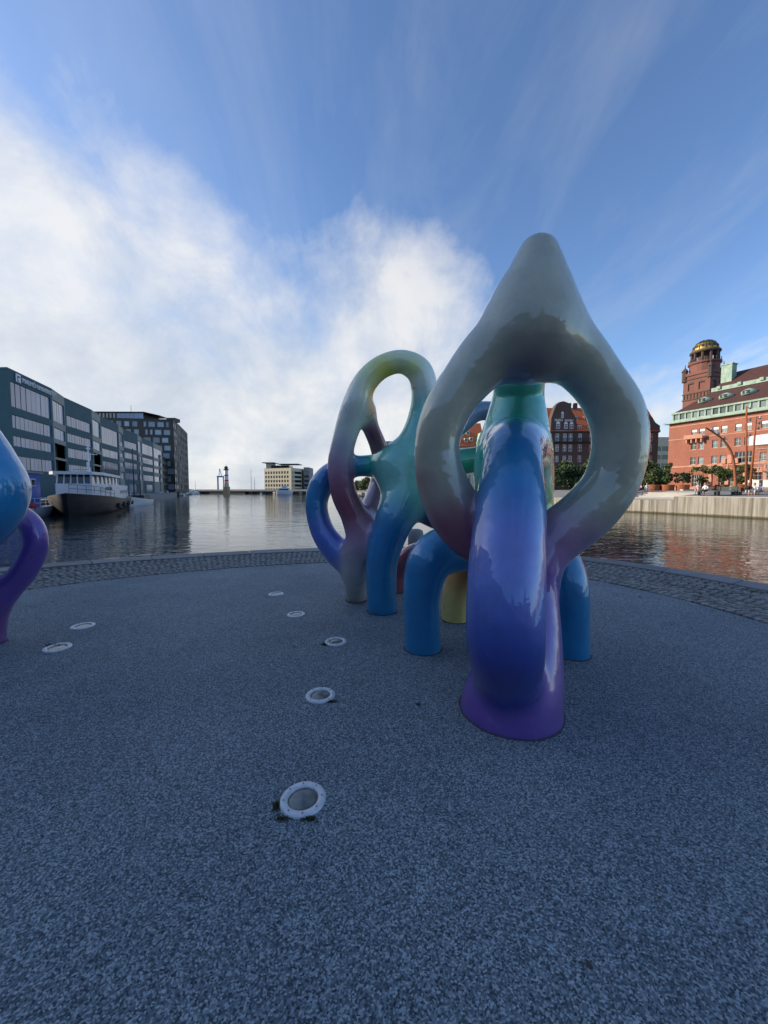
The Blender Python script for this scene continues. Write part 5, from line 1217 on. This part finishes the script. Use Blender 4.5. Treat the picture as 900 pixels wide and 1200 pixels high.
lamp_post('tall straight rust red lamp post beside the hooked one', [at(874.5, 576, D1 + 6), at(875, 476, D1 + 6)], .16, [at(875, 492, D1 + 6), at(875, 510, D1 + 6), at(875, 478, D1 + 6)])
lamp_post('rust red lamp post leaning away toward the scaffold', [at(879, 576, D1 + 5), at(886.5, 488, D1 + 5)], .15, [at(885.5, 496, D1 + 5), at(884.5, 502, D1 + 5), at(886.5, 490, D1 + 5)])
def bench(label, px, py_, D, Wd, m, rz):
    p = at(px, py_, D); t = thing('bench', label, 'bench', (p.x, p.y, p.z), rz, 'plaza benches')
    for k in range(4): box_part('seat_slat', m, t, -Wd / 2, Wd / 2, -.25 + k * .13, -.14 + k * .13, .42, .46)
    for k in range(3): box_part('back_slat', m, t, -Wd / 2, Wd / 2, .30, .33, .52 + k * .14, .63 + k * .14)
    for x in (-Wd / 2 + .1, Wd / 2 - .18): box_part('leg', M['dark_metal'], t, x, x + .08, -.22, .26, 0, .42); box_part('back_post', M['dark_metal'], t, x, x + .08, .26, .30, 0, .95)
wa = math.atan2(wd.y, wd.x)
bench('dark wooden bench with two people beside the green bench', 830, 580.5, 41, 2.0, M['wood_dark'], wa + math.pi)
bench('green painted bench with high end panel by the lamp post', 850, 580.5, 41, 2.0, M['bench_green'], wa + math.pi)
p = at(861, 581, 41); tag(MB().box(-.12, .12, -.5, .5, 0, .95).box(-.15, .15, -.55, .55, .95, 1.0).build('bin_panel', M['bench_green'], None, loc=(p.x, p.y, p.z), rz=wa), 'upright dark green litter bin at the end of the green bench', 'bin')
bench('long low bench with seated people by the leaning lamp post', 884, 581.5, 40, 2.6, M['wood_dark'], wa + math.pi)
hr0, hr1 = at(746.5, 583, 49.5), at(764, 578, 52.5)
hr = thing('handrail', 'thin steel handrail on the low quay steps', 'handrail', (hr0.x, hr0.y, hr0.z - .6))
dv = hr1 - hr0; mb_ = MB().tube([(0, 0, 1.15), tuple(dv + Vector((0, 0, 1.15)))], .035, 6).tube([(0, 0, .6), tuple(dv + Vector((0, 0, .6)))], .03, 6); mb_.build('rail', M['dark_metal'], hr)
for k in range(4): q = dv * (k / 3); MB().tube([tuple(q), tuple(q + Vector((0, 0, 1.15)))], .035, 6).build('post', M['dark_metal'], hr)
# quay steps
for k in range(4):
    a_, b_ = inl(W1, 3 + k * 1.2), inl(Vector((W2.x, W2.y, 0)), 3 + k * 1.2); 
    tag(wall_strip('step', a_, b_, .3, .52 + k * .2, .8, M['pale_conc']), kind='structure')

# ------------------------------------------------------------------ people sitting on the plaza
def clay():
    m = bpy.data.materials.new('clothes and skin'); m.use_nodes = True; t = NT(m.node_tree); b = t.n['Principled BSDF']; b.inputs['Roughness'].default_value = .8
    t.link(t.new('ShaderNodeAttribute', attribute_name='paint').outputs[0], b.inputs['Base Color']); return m
M['person'] = clay()
SK = (.45, .26, .18)
def sitter(label, px, py_, D, rz, top, legs, hair, lean=.0, armf=.25, group=None):
    p = at(px, py_, D); hz = .46
    def seg(*q): return [tuple(x[:3]) + (x[3],) + tuple(x[4]) for x in q]
    limbs = [seg((0, 0, hz + .06, .15, legs), (0, -.02 - lean * .2, hz + .28, .145, top), (0, -.02 - lean * .6, hz + .47, .155, top), (0, -lean * .8, hz + .56, .07, top), (0, -.02 - lean, hz + .66, .055, SK)),
             seg((0, -.03 - lean, hz + .74, .085, SK), (0, -.02 - lean, hz + .80, .095, SK)), seg((0, .02 - lean, hz + .80, .10, hair), (0, .01 - lean, hz + .84, .10, hair)),
             seg((0, -.12 - lean, hz + .77, .018, SK), (0, -.125 - lean, hz + .75, .016, SK))]
    for s in (-1, 1):
        limbs.append(seg((s * .09, 0, hz + .06, .1, legs), (s * .11, -.22, hz + .08, .085, legs), (s * .12, -.43, hz + .06, .065, legs), (s * .12, -.44, .28, .055, legs if legs[0] < .3 else SK), (s * .12, -.42, .07, .04, SK), (s * .13, -.52, .04, .04, (.05, .05, .05)), (s * .135, -.62, .035, .035, (.05, .05, .05))))
        limbs.append(seg((s * .18, -lean * .7, hz + .49, .06, top), (s * .25, -.04 - lean * .5, hz + .30, .05, top), (s * .22, -.2 - lean * .3, hz + .18, .042, SK), (s * .12, -armf - .1, hz + .16, .032, SK)))
        for f in range(4): limbs.append(seg((s * (.12 - .015 * f + .02), -armf - .11, hz + .16, .012, SK), (s * (.10 - .015 * f + .02), -armf - .18, hz + .14, .009, SK)))
        limbs.append(seg((s * .10, -armf - .1, hz + .17, .013, SK), (s * .07, -armf - .14, hz + .165, .010, SK)))
    me = organic('person', limbs, .03, .022, None, (), 2, 4, 6)
    o = link_mesh('person', me, M['person'], None, (p.x, p.y, p.z), rz); tag(o, label, 'person', 'people sitting on the plaza')
W_, BK_, DN = (.75, .74, .72), (.02, .02, .025), (.06, .09, .16)
sitter('person in white top and bare legs on the long bench, at its outer end', 891, 581.5, 39.9, wa + 2.9 + math.pi * 0, W_, (.6, .5, .42), (.04, .02, .015))
sitter('person in white top leaning forward in the middle of the long bench', 884.5, 581.5, 40, wa + 3.2, W_, W_, (.05, .03, .02), .14)
sitter('person in black top with pale trousers on the long bench by the lamp post', 877, 581.5, 40.2, wa + 3.3, BK_, (.6, .55, .5), (.015, .012, .01), .1)
sitter('person in white top and dark trousers on the dark wooden bench', 827, 580.5, 40.9, wa + 3.0, W_, BK_, (.03, .02, .02), .1)
sitter('person in pink top at the end of the dark wooden bench', 818, 579.5, 43, wa + 3.3, (.62, .4, .36), (.6, .5, .45), (.09, .05, .03), .06)
sitter('person in white sitting by the planter beside the handrail', 750, 577, 56, wa + 3.1, W_, BK_, (.05, .03, .02), .1)
sitter('person in pale shirt sitting beside the bushy planter', 758.5, 577, 56, wa + 3.2, (.6, .62, .66), W_, (.04, .02, .02), .12)
